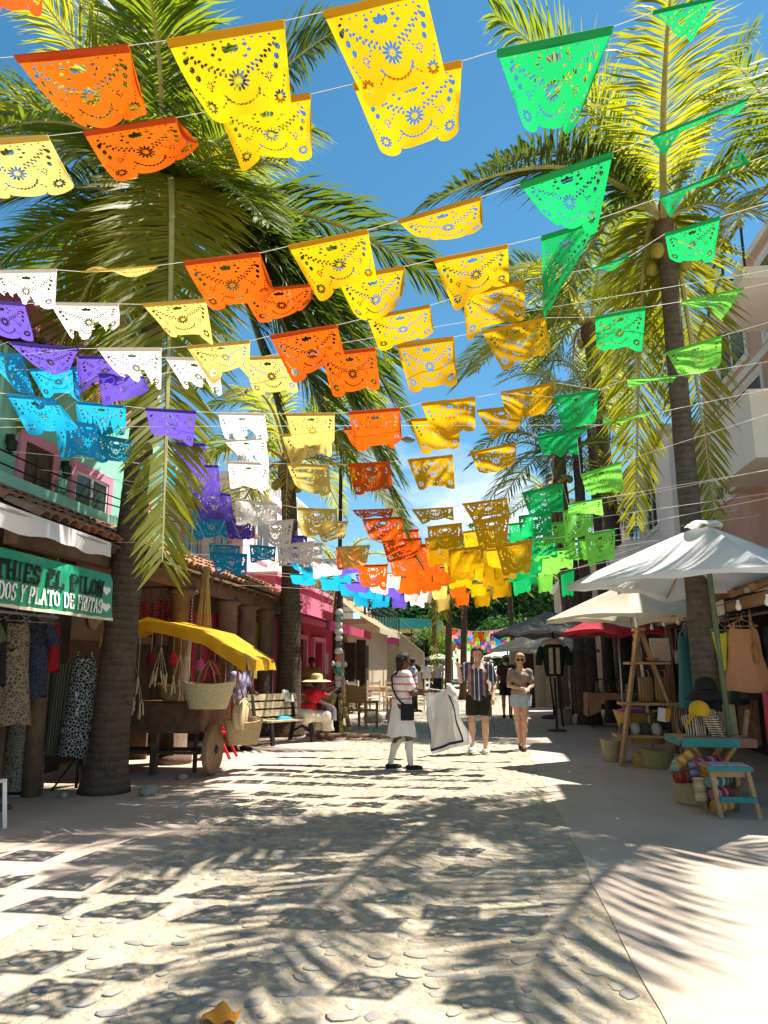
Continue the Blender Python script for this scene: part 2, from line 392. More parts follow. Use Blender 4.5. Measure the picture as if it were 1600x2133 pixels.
# tiled lean-to roof over the arcade
rf = part('arcade_roof', MB().prism([(-5.75,3.50),(-4.52,2.93),(-4.52,2.97),(-5.75,3.55)], 6.9, 18.35), M_beam, tb)
part('eave_beam', MB().bb(-4.86,-4.70,6.9,18.3,2.72,2.97), M_beam, rf)
rr = MB()
for i in range(24): yy = 7.1+i*.48; rr.bar((-5.74,yy,3.46),(-4.50,yy,2.89),.07,.09)
part('rafters', rr, M_wood, rf)
tm = MB(); n = 7
for (r, z, x) in ((.085,0,0),(.105,0,.47)): pass
rings = []
for x, r in ((0,.085),(.47,.105)):
    rings.append([(x, r*math.cos(PI*k/n), r*.8*math.sin(PI*k/n)) for k in range(n+1)]+[(x, (r-.016)*math.cos(PI*k/n), (r-.016)*.8*math.sin(PI*k/n)) for k in range(n,-1,-1)])
tm.loft(rings, True, True)
tme = [tm.mesh('roof_tile'), tm.mesh('roof_tile')]; tme[0].materials.append(M_tile); tme[1].materials.append(M_tile2)
r = random.Random(2); off = wloc(rf); sl = math.atan2(.58, 1.23)
for j in range(3):
    for i in range(57):
        o = bpy.data.objects.new('roof_tile', tme[r.randrange(2)]); COL.objects.link(o); o.parent = rf
        x = -5.74+j*.40+r.uniform(-.02,.02); o.location = Vector((x, 7.0+i*.199+r.uniform(-.01,.01), 3.565-(x+5.74)*.4634+.012*(2-j)+r.uniform(0,.012)))-off
        o.rotation_euler = (r.uniform(-.05,.05), math.atan(.4634)-.02, r.uniform(-.04,.04))
for k, y in enumerate((11.55,13.75,14.95,16.35,17.9)):
    pm = MB().lathe((-4.86,y,0),[(.27,0),(.27,.12),(.19,.14),(.175,1.4),(.18,2.62),(.24,2.64),(.24,2.72)],16,cap=True,fn=lambda a,z: 1+.03*math.sin(3*a+z*5))
    part('post', pm, mat('arcade_post', (.15,.10,.07), .9, .3, 3, .5, 25), tb, True)
ub = part('upper_eave', MB().prism([(-6.35,5.85),(-5.55,5.5),(-5.55,5.53),(-6.35,5.9)], 3.6, 9.6), M_wood, tb)
for i in range(30):
    o = bpy.data.objects.new('roof_tile', tme[i % 2]); COL.objects.link(o); o.parent = ub
    o.location = Vector((-6.0,3.7+i*.199,5.79))-wloc(ub); o.rotation_euler = (0, math.atan(.4375), 0)
for k, (y, s) in enumerate(((9.0,1),(9.35,2),(11.3,3),(10.4,4))):
    plant('potted_plant', ['small green potted plant on the teal ledge under the shuttered window','bushy little pot plant on the teal ledge beside the glass window','green pot plant at the far end of the teal ledge','green pot plant on the teal ledge below the glass window'][k], (-5.85,y,3.56), .36, .16, 9, M_leaf, s, 'pot plants on the teal ledge', (.08,.14), .07)
# --- white house with roof terrace
wh = thing('white_house', 'tall white house with a balustraded roof terrace behind the left roofs', 'building', (-8.5,23,0))
part('wall', MB().bb(-12,-6.5,19,28,0,6.5), M_white, wh)
part('parapet', MB().bb(-12.1,-6.42,18.9,28.1,6.5,6.72), M_white, wh)
bl = MB()
for i in range(30): bl.lathe((-6.55,19.1+i*.3,6.72),[(.05,0),(.05,.04),(.03,.1),(.06,.3),(.03,.5),(.05,.55)],6)
for i in range(12): bl.lathe((-6.6-i*.3,19.0,6.72),[(.05,0),(.05,.04),(.03,.1),(.06,.3),(.03,.5),(.05,.55)],6)
part('balusters', bl, M_white, wh, True)
part('handrail', MB().bb(-12,-6.45,18.93,19.07,7.27,7.35).bb(-6.62,-6.47,19.08,28.1,7.27,7.35), M_white, wh)
window(wh, -6.5, 20.5, 21.7, 4.6, 5.7, M_wframe, M_glass); window(wh, -6.5, 23.5, 24.7, 4.6, 5.7, M_wframe, M_glass)
# middle roofs between the arcade and the pink house
mh = thing('low_house', 'low white-walled house with tiled roof edge above the arcade', 'building', (-8,15.8,0))
part('wall', MB().bb(-11,-6.1,13.4,18.2,3.56,4.75), M_white, mh)
part('roof', MB().prism([(-11,5.5),(-5.7,4.7),(-5.7,4.78),(-11,5.62)], 13.25, 18.4), M_tile2, mh)
window(mh, -6.1, 14.3, 15.2, 3.8, 4.5, M_pinkt, M_glass); window(mh, -6.1, 16.2, 17.1, 3.8, 4.5, M_pinkt, M_glass)
# --- pink house
pk = thing('pink_house', 'bright pink house with magenta awning roof and dark doorway', 'building', (-7,22.4,0))
part('upper_wall', MB().bb(-9,-5.3,18.5,26.4,2.75,3.75), M_pink, pk)
part('parapet', MB().bb(-9.05,-5.22,18.42,26.48,3.75,3.87), M_pinkt, pk)
part('lower_wall', MB().bb(-9,-5.35,18.5,20.6,0,2.75).bb(-9,-5.35,21.9,23.0,0,2.75).bb(-9,-5.35,24.5,26.4,0,2.75).bb(-9,-5.35,20.6,21.9,2.25,2.75).bb(-9,-5.35,23.0,24.5,2.2,2.75), M_mag, pk)
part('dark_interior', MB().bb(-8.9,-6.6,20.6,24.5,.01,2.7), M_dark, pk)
df = MB()
for (a, b) in ((20.6,21.9),(23.0,24.5)): df.bb(-5.352,-5.24,a-.12,a,0,2.37).bb(-5.352,-5.24,b,b+.12,0,2.37).bb(-5.352,-5.24,a,b,2.25,2.37)
part('door_frame', df, M_pinkt, pk)
part('canopy', MB().prism([(-5.3,2.95),(-3.95,2.55),(-3.95,2.62),(-5.3,3.02)], 18.6, 25.9).bb(-3.97,-3.91,18.6,25.9,2.38,2.63), M_mag, pk)
part('menu_board', MB().bb(-5.34,-5.3,24.75,25.35,1.2,1.9), mat('poster_pale', (.5,.55,.45), .6, .6, 14, col2=(.2,.35,.45)), pk)
# --- beige cafe with awning, terrace and outside stair
bc = thing('beige_cafe', 'beige cafe building with striped tan awning and railed upper terrace', 'building', (-6,31,0))
part('wall', MB().bb(-10,-4.9,26.7,38,0,2.95), M_beige, bc)
part('terrace_slab', MB().bb(-10,-4.2,26.7,38.3,2.95,3.15), M_beige, bc)
part('upper_wall', MB().bb(-10,-6.6,27.2,37.5,3.15,4.9), M_cream, bc)
part('upper_roof', MB().bb(-10.3,-5.4,26.7,38,4.9,5.05), M_dark, bc)
part('brick_panel', MB().bb(-6.598,-6.55,28.5,33,3.15,3.8), M_tile, bc)
rl = MB()
for i in range(13): rl.tube([(-4.3,27+i*.9,3.15),(-4.3,27+i*.9,4.05)], .025, 6)
for z in (3.4,3.62,3.84,4.05): rl.tube([(-4.3,26.8,z),(-4.3,38,z)], .018, 6)
for i in range(5): rl.tube([(-4.3-i*1.2,26.8,3.15),(-4.3-i*1.2,26.8,4.05)], .025, 6)
for z in (3.4,3.62,3.84,4.05): rl.tube([(-4.3,26.8,z),(-9.5,26.8,z)], .018, 6)
part('railing', rl, M_iron, bc)
part('dark_panel', MB().bb(-5.2,-4.6,26.55,26.69,0,2.3), M_dark, bc)
part('doorway', MB().bb(-4.898,-4.86,28.2,31.5,0,2.3), M_dark, bc)
part('front_opening', MB().bb(-4.55,-4.22,26.6,26.69,0,2.4).bb(-9,-6.6,26.63,26.69,.3,1.1), M_dark, bc)
part('poster', MB().bb(-6.5,-5.8,26.62,26.69,1.2,2.1), mat('poster_maroon', (.18,.05,.09), .6, .4, 12), bc)
part('green_poster', MB().bb(-7.5,-6.9,26.62,26.69,1.4,2.1), mat('poster_green', (.14,.22,.12), .6, .4, 12), bc)
aw = MB()
aw.grid(30, 6, lambda u, v: (-5.05+1.65*v, 24.4+6*u, 3.92-1.2*v-.08*math.sin(PI*v)+.012*math.sin(u*50)))
part('awning', aw, mat('tan_stripe_awning', (.36,.22,.11), .8, .1, 4, trans=.15, stripes=('Y', 2.2, [(.34,.20,.10),(.46,.32,.19)], [0,.5])), bc)
part('awning_valance', MB().grid(40, 1, lambda u, v: (-3.4, 24.4+6*u, 2.72-.16*v-.03*abs(math.sin(u*PI*14))*v)), M_beige, bc)
st = thing('stair', 'white outside stair parapet with black rail beside the beige cafe', 'stair', (-3.4,36.8,0))
part('parapet', MB().prism([(-4.18,3.1),(-2.95,2.1),(-2.95,1.25),(-4.18,2.25)], 36.9, 37.1), M_beige, st)
part('rail', MB().tube([(-4.18,37,3.75),(-2.95,37,2.75)], .025, 6).tube([(-4.18,37,3.45),(-2.95,37,2.45)], .02, 6).tube([(-4.18,37,3.05),(-4.18,37,3.75)], .025, 6).tube([(-3.57,37,2.58),(-3.57,37,3.25)], .025, 6).tube([(-2.95,37,2.08),(-2.95,37,2.75)], .025, 6), M_iron, st)
part('support', MB().bb(-4.18,-3.0,36.95,37.05,0,1.2), M_beige, st)
# far shops
fs = thing('far_canopy_shop', 'low shop with dark sloping canopy further along the left side', 'building', (-5,46,0))
part('wall', MB().bb(-9,-4.6,40,55,0,2.6), M_beige, fs)
part('canopy', MB().prism([(-4.6,2.5),(-2.6,2.05),(-2.6,2.13),(-4.6,2.6)], 40, 56), M_dark, fs)
part('post', MB().bb(-2.75,-2.68,43,43.07,0,2.08), M_iron, fs); part('post', MB().bb(-2.75,-2.68,49,49.07,0,2.08), M_iron, fs)
tf = thing('teal_roof_house', 'small far house with teal roof and yellow eave', 'building', (-4.5,58,0))
part('wall', MB().bb(-9,-3.9,57,62,0,3.6), M_mag, tf); part('roof', MB().prism([(-9.4,4.2),(-3.5,4.2),(-3.3,4.9),(-9.4,5.2)], 56.6, 62.5), mat('teal_roof', (.05,.34,.28), .7), tf)
part('eave', MB().bb(-9.3,-3.6,56.7,62.2,3.9,4.198), mat('yellow_eave', (.62,.50,.08), .7), tf)
yb = thing('yellow_beam_palapa', 'dark open shelter with yellow roof beam across the far street', 'shelter', (-1,52,0))
part('beam', MB().bb(-5,5,50.0,50.2,2.75,2.95), mat('yellow_eave', (.62,.50,.08)), yb)
part('roof', MB().prism([(-5.2,2.96),(5.2,2.96),(3.5,3.7),(-3.5,3.7)], 49.8, 55), M_dark, yb)
for x in (-4.6,-2.2,.2,2.6,4.7): part('post', MB().bb(x-.12,x+.12,50.02,50.18,0,2.75), M_wood, yb)
# ================================================================ right side
rb = thing('balcony_house', 'peach and cream apartment house with white angular balconies on the right', 'building', (7,14,0))
part('wall', MB().bb(5.2,10,10.3,17.2,2.6,9.0), M_peach, rb)
part('lower_wall', MB().bb(5.6,10,10.3,17.2,0,2.6), M_inner, rb)
part('cornice', MB().bb(5.1,10.1,10.2,17.3,9.0,9.15), M_cream, rb)
def balcony(y0, y1, x0, zb, h):
    b = part('balcony', MB().bb(x0,5.2,y0,y1,zb,zb+.14).bb(x0,x0+.12,y0,y1,zb+.14,zb+h).bb(x0+.12,5.2,y0,y0+.12,zb+.14,zb+h).bb(x0+.12,5.2,y1-.12,y1,zb+.14,zb+h), M_white, rb)
    part('coping', MB().bb(x0-.03,x0+.15,y0-.03,y1+.03,zb+h,zb+h+.05).bb(x0+.15,5.2,y0-.03,y0+.15,zb+h,zb+h+.05), M_white, b)
    return b
balcony(11.3,13.26,4.1,4.54,1.02)
part('balcony_slab', MB().bb(3.84,5.2,10.35,12.2,6.96,7.14), M_white, rb)
part('balcony_rail', MB().tube([(3.9,10.4,7.9),(3.9,12.15,7.9),(5.2,12.15,7.9)], .025, 6).tube([(3.9,10.4,7.14),(3.9,10.4,7.9)], .02, 6).tube([(3.9,11.3,7.14),(3.9,11.3,7.9)], .02, 6).tube([(3.9,12.15,7.14),(3.9,12.15,7.9)], .02, 6), M_iron, rb)
window(rb, 5.2, 13.6, 15.2, 5.0, 6.8, M_cream, M_glass, -1, .12, M_wframe)
window(rb, 5.2, 15.6, 16.8, 5.0, 6.8, M_cream, M_glass, -1, .12, M_wframe)
window(rb, 5.2, 11.2, 13.2, 7.3, 8.7, M_cream, M_glass, -1, .12, M_wframe)
window(rb, 5.2, 14.2, 15.8, 7.4, 8.6, M_cream, M_glass, -1, .12, M_wframe)
part('string_course', MB().bb(5.12,5.198,12.3,17.2,6.96,7.12), M_cream, rb)
plant('balcony_plant', 'dark leafy plant in front of the house window above the balcony', (5.0,14.4,4.86), 1.0, .3, 12, M_leaf2, 9, None, (.14,.2), .2)
part('shelf', MB().bb(4.8,5.198,13.9,14.9,4.78,4.86), M_cream, rb)
rw = thing('white_right_house', 'white apartment block with louvred windows behind the right palm trunks', 'building', (6,24,0))
part('wall', MB().bb(4.4,10,17.4,27.5,0,6.9), M_white, rw)
part('roof_edge', MB().bb(4.2,10.1,17.3,27.6,6.9,7.05), M_cream, rw)
part('balcony', MB().bb(3.5,4.398,18.5,23,3.6,3.75).bb(3.5,3.6,18.5,23,3.75,4.5).bb(3.6,4.398,18.5,18.6,3.75,4.5), M_white, rw)
for y in (18.8,21,24): window(rw, 4.4, y, y+1.2, 4.9, 6.2, M_wframe, M_glass, -1)
rc = thing('beige_right_house', 'beige house with arched top floor further along the right', 'building', (6,34,0))
part('wall', MB().bb(3.9,10,28,42,0,5.4), M_beige, rc); part('roof_edge', MB().bb(3.7,10,27.9,42.1,5.4,5.6), M_white, rc)
for y in (28.8,31,34,37): window(rc, 3.9, y, y+1.1, 3.0, 4.3, M_wframe, M_glass, -1)
# lean-to roof over the right stalls
lt = thing('stall_lean_to', 'rough timber lean-to roof over the right-hand clothes stalls', 'shelter', (4,12,0))
part('roof', MB().prism([(4.8,2.95),(3.15,2.42),(3.15,2.46),(4.8,3.02)], 8.2, 17), M_beam, lt)
rr = MB()
for i in range(12): rr.bar((4.79,8.4+i*.75,2.93),(3.1,8.4+i*.75,2.38),.07,.1)
part('rafters', rr, mat('tan_timber', (.30,.18,.10), .8, .25, 8), lt)
part('front_beam', MB().bb(3.2,3.3,8.2,17,2.2,2.33), mat('tan_timber', (.3,.18,.1)), lt)
for y in (8.4,11.2,13.9,16.7): part('post', MB().bb(3.21,3.29,y-.04,y+.04,0,2.2), M_beam, lt)
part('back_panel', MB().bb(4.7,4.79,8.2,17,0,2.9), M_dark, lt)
part('dark_backing', MB().bb(4.1,4.2,17.05,25,0,2.7), M_dark, lt)  # dark sheet, with the roof below, added to hide the sunlit wall behind
part('backing_roof', MB().prism([(4.3,2.75),(3.1,2.35),(3.1,2.4),(4.3,2.82)], 17.05, 24.5), M_beam, lt)
# ================================================================ palms and trees
def barkmat(name, dark, light):
    m = mat(name, dark, .9, .5, 7, 1.4, 30, detail=8); t = m.node_tree; n = t.nodes; l = t.links; b = n['Principled BSDF']
    src = b.inputs['Base Color'].links[0].from_socket
    tc_ = n.new('ShaderNodeTexCoord'); wv = n.new('ShaderNodeTexWave'); wv.wave_type = 'BANDS'; wv.bands_direction = 'Z'; wv.wave_profile = 'SAW'
    wv.inputs['Scale'].default_value = 3.4; wv.inputs['Distortion'].default_value = 3.5; wv.inputs['Detail'].default_value = 3; wv.inputs['Detail Scale'].default_value = 2.5
    mp_ = n.new('ShaderNodeMapping'); mp_.inputs['Scale'].default_value = (14, 14, 1.2); n3 = n.new('ShaderNodeTexNoise'); n3.inputs['Scale'].default_value = 3; n3.inputs['Detail'].default_value = 5
    l.new(tc_.outputs['Object'], wv.inputs['Vector']); l.new(tc_.outputs['Object'], mp_.inputs['Vector']); l.new(mp_.outputs['Vector'], n3.inputs['Vector'])
    mm = n.new('ShaderNodeMath'); mm.operation = 'MULTIPLY'; l.new(wv.outputs['Fac'], mm.inputs[0]); l.new(n3.outputs['Fac'], mm.inputs[1])
    mx_ = n.new('ShaderNodeMixRGB'); mx_.inputs['Color2'].default_value = (*light, 1); l.new(mm.outputs[0], mx_.inputs['Fac']); l.new(src, mx_.inputs['Color1']); l.new(mx_.outputs['Color'], b.inputs['Base Color'])
    return m
M_trunk_old = mat('palm_trunk_plain', (.105,.072,.048), .9, .5, 7, 1.6, 30, detail=8)
M_trunk = barkmat('palm_trunk', (.075,.05,.033), (.16,.12,.08)); M_trunk2 = barkmat('grey_palm_trunk', (.085,.068,.052), (.15,.13,.10))
M_rach = mat('frond_rib', (.40,.36,.12), .55, .2, 5)
M_fr = [mat('frond_green', (.075,.115,.016), .5, .35, 1.5, trans=.5, tcol=(.30,.38,.014), spec=.3),
        mat('frond_yellow', (.15,.165,.018), .5, .35, 1.5, trans=.52, tcol=(.50,.50,.016), spec=.3),
        mat('frond_dark', (.05,.08,.016), .45, .35, 1.5, trans=.42, tcol=(.15,.22,.014), spec=.35)]
M_dry = mat('dry_frond', (.38,.27,.12), .8, .25, 5, trans=.2)
M_nut = mat('coconut', (.30,.28,.05), .5, .2, 5)
def bez(a, c, b, t): return a*((1-t)**2)+c*(2*t*(1-t))+b*(t*t)
def frond(parent, O, C, P, m, n=62, ll=.75, wd=.036, seed=0, sag=.5, bare=.12, name='frond'):
    r = random.Random(seed); mb = MB(); L = (C-O).length+(P-C).length
    pts = [bez(O, C, P, i/14) for i in range(15)]
    mb.k = 1; mb.tube(pts, [.035*(1-i/14)**.8*L/4+.006 for i in range(15)], 5, False); mb.k = 0
    V = []; F = []; n = max(16, int(n*L/4.4)); LS = min(L, 4.4)/4
    for i in range(n):
        t = bare+(1-bare)*(i+.5)/n
        b = bez(O, C, P, t); T = ((C-O)*(1-t)+(P-C)*t).normalized()
        S = T.cross(Vector((0,0,1)))
        if S.length < .15: S = T.cross(Vector((0,1,0)))
        S.normalize(); Nn = S.cross(T)
        if Nn.z < 0 and abs(T.z) < .9: Nn = -Nn
        prof = min(1, .45+2.2*(t-bare))*(1-.72*max(0, (t-.5)/.5)**1.6)
        for s in (-1, 1):
            l = ll*prof*r.uniform(.85, 1.12)*LS; a = math.radians(26+30*t+r.uniform(-8, 8))
            d = S*(s*math.cos(a))+T*math.sin(a)+Nn*r.uniform(.02,.28); d.normalize()
            g = Vector((0,0,-1)); sg = sag*r.uniform(.6, 1.3)*(1-.75*max(0, -T.z))
            p1 = b+d*l*.36; d2 = (d+g*sg*.7).normalized(); p2 = p1+d2*l*.34; d3 = (d2+g*sg*.9).normalized(); p3 = p2+d3*l*.30
            wv = (T-d*T.dot(d)); wv = wv.normalized() if wv.length > .05 else Nn
            wv = (wv+Nn*r.uniform(-.5,.5)*s).normalized(); w2 = wd*max(.8, LS)*.5*r.uniform(.8,1.15)
            o = len(V)
            V += [b-wv*w2*.5, b+wv*w2*.5, p1-wv*w2, p1+wv*w2, p2-wv*w2*.8, p2+wv*w2*.8, p3]
            F += [(o,o+1,o+3,o+2),(o+2,o+3,o+5,o+4),(o+4,o+5,o+6)]
    mb.add(V, F); return part(name, mb, [m, M_rach], parent)
def palm(label, base, crown, r0, r1, tips, nr, R=3.4, seed=0, n=56, ll=.75, mt=None, nuts=5, down=.25, group='palms along the street', ms=(0,0,1,2), lean=(0,0), dry=1):
    r = random.Random(seed); B = Vector(base); Cn = Vector(crown); H = (Cn-B).length
    root = thing('palm_tree', label, 'palm tree', B, 0, group)
    mid = (B+Cn)/2+Vector((lean[0], lean[1], 0)); k = max(10, int(H/.075)); rings = []; ns = 16
    for i in range(k+1):
        t = i/k; c = bez(B, mid, Cn, t)
        rad = r1+(r0-r1)*(1-t)**1.5+(r0*.30*max(0, 1-t*H/.55)**2)
        rad *= 1+(.007 if i % 2 else -.006)+.03*nz((i*.9, seed, 0))
        rings.append([c+Vector((rad*(1+.05*nz((a*1.5, i*.25, seed)))*math.cos(2*PI*a/ns), rad*(1+.05*nz((a*1.3, i*.3, seed+5)))*math.sin(2*PI*a/ns), .02*nz((a, i*.5, 3)))) for a in range(ns)])
    part('trunk', MB().loft(rings), mt or M_trunk, root, True)
    hb = MB().lathe(Cn-Vector((0,0,.45)), [(r1*.9,0),(r1*1.25,.25),(r1*1.35,.5),(r1*.8,.85),(r1*.15,1.1)], 12, fn=lambda a, z: 1+.12*math.sin(a*5+z*7))
    part('crown_fibre', hb, M_beam, root, True)
    for i in range(nuts):
        a = r.uniform(0, 2*PI); nb = MB().lathe(Cn+Vector((math.cos(a)*(r1+.12), math.sin(a)*(r1+.12), -.42-r.random()*.15)), [(0,0),(.07,.03),(.105,.11),(.085,.2),(0,.25)], 8)
        part('coconut', nb, M_nut, root, True)
    top = Cn+Vector((0,0,.25)); q = 0
    for tp in tips:
        P = Vector(tp[0]); lift = tp[1] if len(tp) > 1 else .35; m = M_fr[tp[2]] if len(tp) > 2 else M_fr[r.choice(ms)]
        D = P-top; hz = Vector((D.x, D.y, 0)); C = top+D*.42+Vector((0,0,lift*D.length))
        frond(root, top+hz.normalized()*r1*.6 if hz.length > .1 else top, C, P, m, n, ll, seed=seed*97+q); q += 1
    a0 = r.uniform(0, 6)
    for i in range(nr):
        a = a0+i*2.39996+r.uniform(-.25,.25); e = 1.2-1.75*((i+.5)/nr)**.9
        Rr = R*r.uniform(.85, 1.1); hz = Vector((math.cos(a), math.sin(a), 0))
        P = top+hz*Rr*math.cos(max(-.5, e)*.8)*.95+Vector((0,0,Rr*math.sin(e)*.75-down*Rr))
        C = top+hz*Rr*.42*max(.4, math.cos(e))+Vector((0,0,Rr*.28+Rr*.42*math.sin(e)))
        frond(root, top+hz*r1*.6, C, P, M_fr[r.choice(ms)], n, ll, seed=seed*97+50+i)
    for i in range(dry):
        a = r.uniform(0, 6.28); hz = Vector((math.cos(a), math.sin(a), 0)); P = top+hz*.55-Vector((0,0,R*.62))
        frond(root, top+hz*r1, top+hz*.75+Vector((0,0,.1)), P, M_dry, max(20, n//2), .4, seed=seed+7+i, sag=1.2, name='dry_frond')
    return root
palm('thick palm by the green shop sign, left foreground, with a frond hanging in front', (-4.6,8.9,0), (-4.33,8.9,7.45), .245, .135,
     [(at(350,-110,7.6),.10,2),(at(30,-70,6.7),.22,1),(at(600,345,8.1),.30,1),(at(975,630,10.8),.30,2),(at(862,900,9.6),.42,2),(at(338,1170,5.7),.50,1),
      (at(-90,600,7.8),.3,0),(at(190,930,10.4),.5,1),(at(740,1010,10.6),.5,0),(at(705,60,9.8),.2,2),(at(-60,440,6.9),.3,2),(at(110,-100,9.6),.2,1),(at(560,470,6.9),.35,0),
      (at(480,250,10.2),.3,2),(at(420,800,11.5),.5,0),(at(60,880,8.6),.5,1),(at(640,640,8.4),.42,2),(at(-80,160,7.5),.25,2),(at(150,250,7.0),.35,1),(at(280,-60,9.6),.15,2),(at(470,90,7.8),.2,2),(at(-40,760,9.6),.42,0),(at(820,760,10.8),.36,0),(at(830,990,9.0),.46,2),(at(750,890,8.5),.46,2),(at(670,860,9.4),.5,2),(at(590,900,9.2),.55,2),(at(860,1150,9.0),.5,2),(at(520,330,7.0),.3,1)], 7, 3.8, 1, 126, 1.15, group=None, dry=2)
palm('slim palm rising behind the wooden bench on the left', (-4.28,16.2,0), (-4.45,16.3,5.95), .30,.17,
     [(at(870,1160,14.5),.5,1),(at(760,830,15),.35,0),(at(470,880,15.5),.35,0),(at(820,960,15.2),.4,2)], 11, 3.2, 2, 84, 1.05, group=None, lean=(.15,0))
palm('tall palm on the right behind the big white umbrella', (2.75,10.0,0), (2.72,10.0,7.5), .165,.12,
     [(at(1400,-40,4.9),.16,1),(at(890,425,7.2),.30,2),(at(1015,345,7.9),.36,2),(at(1640,350,9.2),.36,1),(at(1575,60,9.8),.16,0),(at(1690,500,9.0),.36,1),(at(1140,720,8.8),.5,0),
      (at(1030,30,9.8),.22,0),(at(1325,1090,10.6),.62,1),(at(1490,1080,10.4),.62,1),(at(1180,160,9.0),.3,1),(at(1480,250,9.4),.3,1)], 1, 3.5, 3, 92, 1.05, group=None, mt=M_trunk2)
palm('second right-hand palm, just left of and behind the tallest one, with coconuts', (4.0,22.3,0), (3.5,22.0,11.6), .28,.2,
     [(at(945,810,21),.40,0),(at(1010,600,21.5),.3,1),(at(1330,760,21),.4,1),(at(1120,860,21.2),.5,0)], 12, 5.0, 4, 96, 1.4, group=None, mt=M_trunk2, lean=(.12,0), nuts=8)
palm('palm just beyond the right edge, only its yellow-green fronds in view', (4.75,9.35,0), (4.6,9.4,7.35), .22,.16,
     [(atg(1075,2110)+Vector((.417,.277,1))*6.3,.2,0),(at(1490,530,8.2),.35,1),(at(1600,250,8.4),.25,1),(at(1520,120,7.6),.15,0)], 0, 3.0, 5, 100, 1.25, group=None)
palm('short palm with yellowing fronds in front of the slim right trunks', (2.6,20.4,0), (2.17,20.2,6.9), .22,.15, [(at(1000,1080,19),.45,1),(at(1025,900,19.4),.35,1)], 11, 3.2, 6, 60, .85, group=None, mt=M_trunk2, lean=(.1,0))
palm('slim straight palm trunk left of the white apartment block', (2.75,20.2,0), (2.68,20.2,8.4), .17,.13, [], 11, 2.9, 7, 40, .75, group=None, mt=M_trunk2)
palm('slim straight palm trunk right of its twin by the white apartment block', (3.35,21.2,0), (3.25,21.2,9.1), .17,.13, [], 11, 2.9, 8, 40, .75, group=None, mt=M_trunk2)
palm('palm just past the grey umbrella on the right', (2.9,25,0), (2.5,25,6.6), .18,.13, [], 12, 3.0, 9, 36, .8, group=None, mt=M_trunk2)
palm('small palm behind the decorated lamp post on the left', (-4.25,21.8,0), (-4.3,21.8,3.95), .22,.15, [(at(560,1180,21),.4,1)], 12, 2.3, 10, 42, .75, group=None, nuts=0)
palm('left of the two slim palms in the middle of the far street', (-1.5,31,0), (-1.4,31,5.0), .17,.12, [(at(905,1390,30),.55,1)], 12, 3.0, 11, 36, .9, group=None)
palm('right of the two slim palms in the middle of the far street', (-1.0,34,0), (-.8,34,5.6), .17,.12, [], 12, 3.0, 12, 36, .9, group=None)
palm('far palm by the right-hand umbrellas', (1.5,38,0), (1.3,38,6.2), .17,.12, [], 12, 3.2, 13, 34, .9, group=None)
palm('far palm rising behind the teal roofed house', (-3.0,44,0), (-2.8,44,6.6), .18,.13, [], 12, 3.4, 14, 32, .9, group=None)
def tree(label, base, h, crown_r, n, m, seed, ls=.2):
    r = random.Random(seed); B = Vector(base); t = thing('leafy_tree', label, 'tree', B, 0, 'trees closing the far end of the street')
    tk = MB().tube([B, B+Vector((.1,0,h*.3)), B+Vector((-.1,.1,h*.6))], [.22,.16,.1], 8)
    cl = []
    for i in range(9):
        a = r.uniform(0, 6.28); q = B+Vector((math.cos(a)*crown_r[0]*r.uniform(.2,.8), math.sin(a)*crown_r[0]*r.uniform(.2,.8), h*.62+crown_r[1]*r.uniform(-.6,.8)))
        cl.append(q); tk.tube([B+Vector((0,0,h*.4)), (B+Vector((0,0,h*.5))).lerp(q,.5), q], [.09,.05,.02], 5, False)
    part('trunk', tk, M_beam, t, True)
    V = []; F = []
    for i in range(n):
        c = r.choice(cl); d = Vector((r.gauss(0,1), r.gauss(0,1), r.gauss(0,.8))); d = d.normalized()*crown_r[0]*.62*r.random()**.4
        p = c+d; a = Vector((r.gauss(0,1), r.gauss(0,1), r.gauss(0,.6)-.3)).normalized(); b = a.cross(Vector((r.gauss(0,1), r.gauss(0,1), r.gauss(0,1)))).normalized()
        s = r.uniform(.7,1.4)*ls; o = len(V); V += [p, p+a*s*.5+b*s*.28, p+a*s, p+a*s*.5-b*s*.28]; F.append((o,o+1,o+2,o+3))
    part('crown', MB().add(V, F), m, t); return t
tree('broad dark tree at the far left end of the street', (-5.5,66,0), 11, (4.5,3.4), 13000, M_leaf2, 21, .42)
tree('bright green tree in the middle of the far end', (-1.2,70,0), 11, (4.6,3.4), 13000, M_leaf, 22, .42)
tree('dense dark tree at the far right end of the street', (4.2,66,0), 12, (4.6,3.8), 13000, M_leaf2, 23, .42)
tree('low bright bush-like tree left of the far palms', (-3.1,47,0), 3.4, (1.4,1.1), 5000, M_leaf, 24, .22)
tree('low dark tree right of the far palms', (1.8,57,0), 4.6, (2.2,1.4), 6000, M_leaf2, 25, .28)
tree('tall tree behind the others in the middle far end', (1.5,84,0), 15, (6.5,5), 14000, M_leaf2, 26, .55)
plant('leafy_plant', 'big bright green leafy plant at the kerb before the far parasol', (-2.75,38.5,0), 1.5, 1.0, 46, M_leaf, 31, None, None, .34)
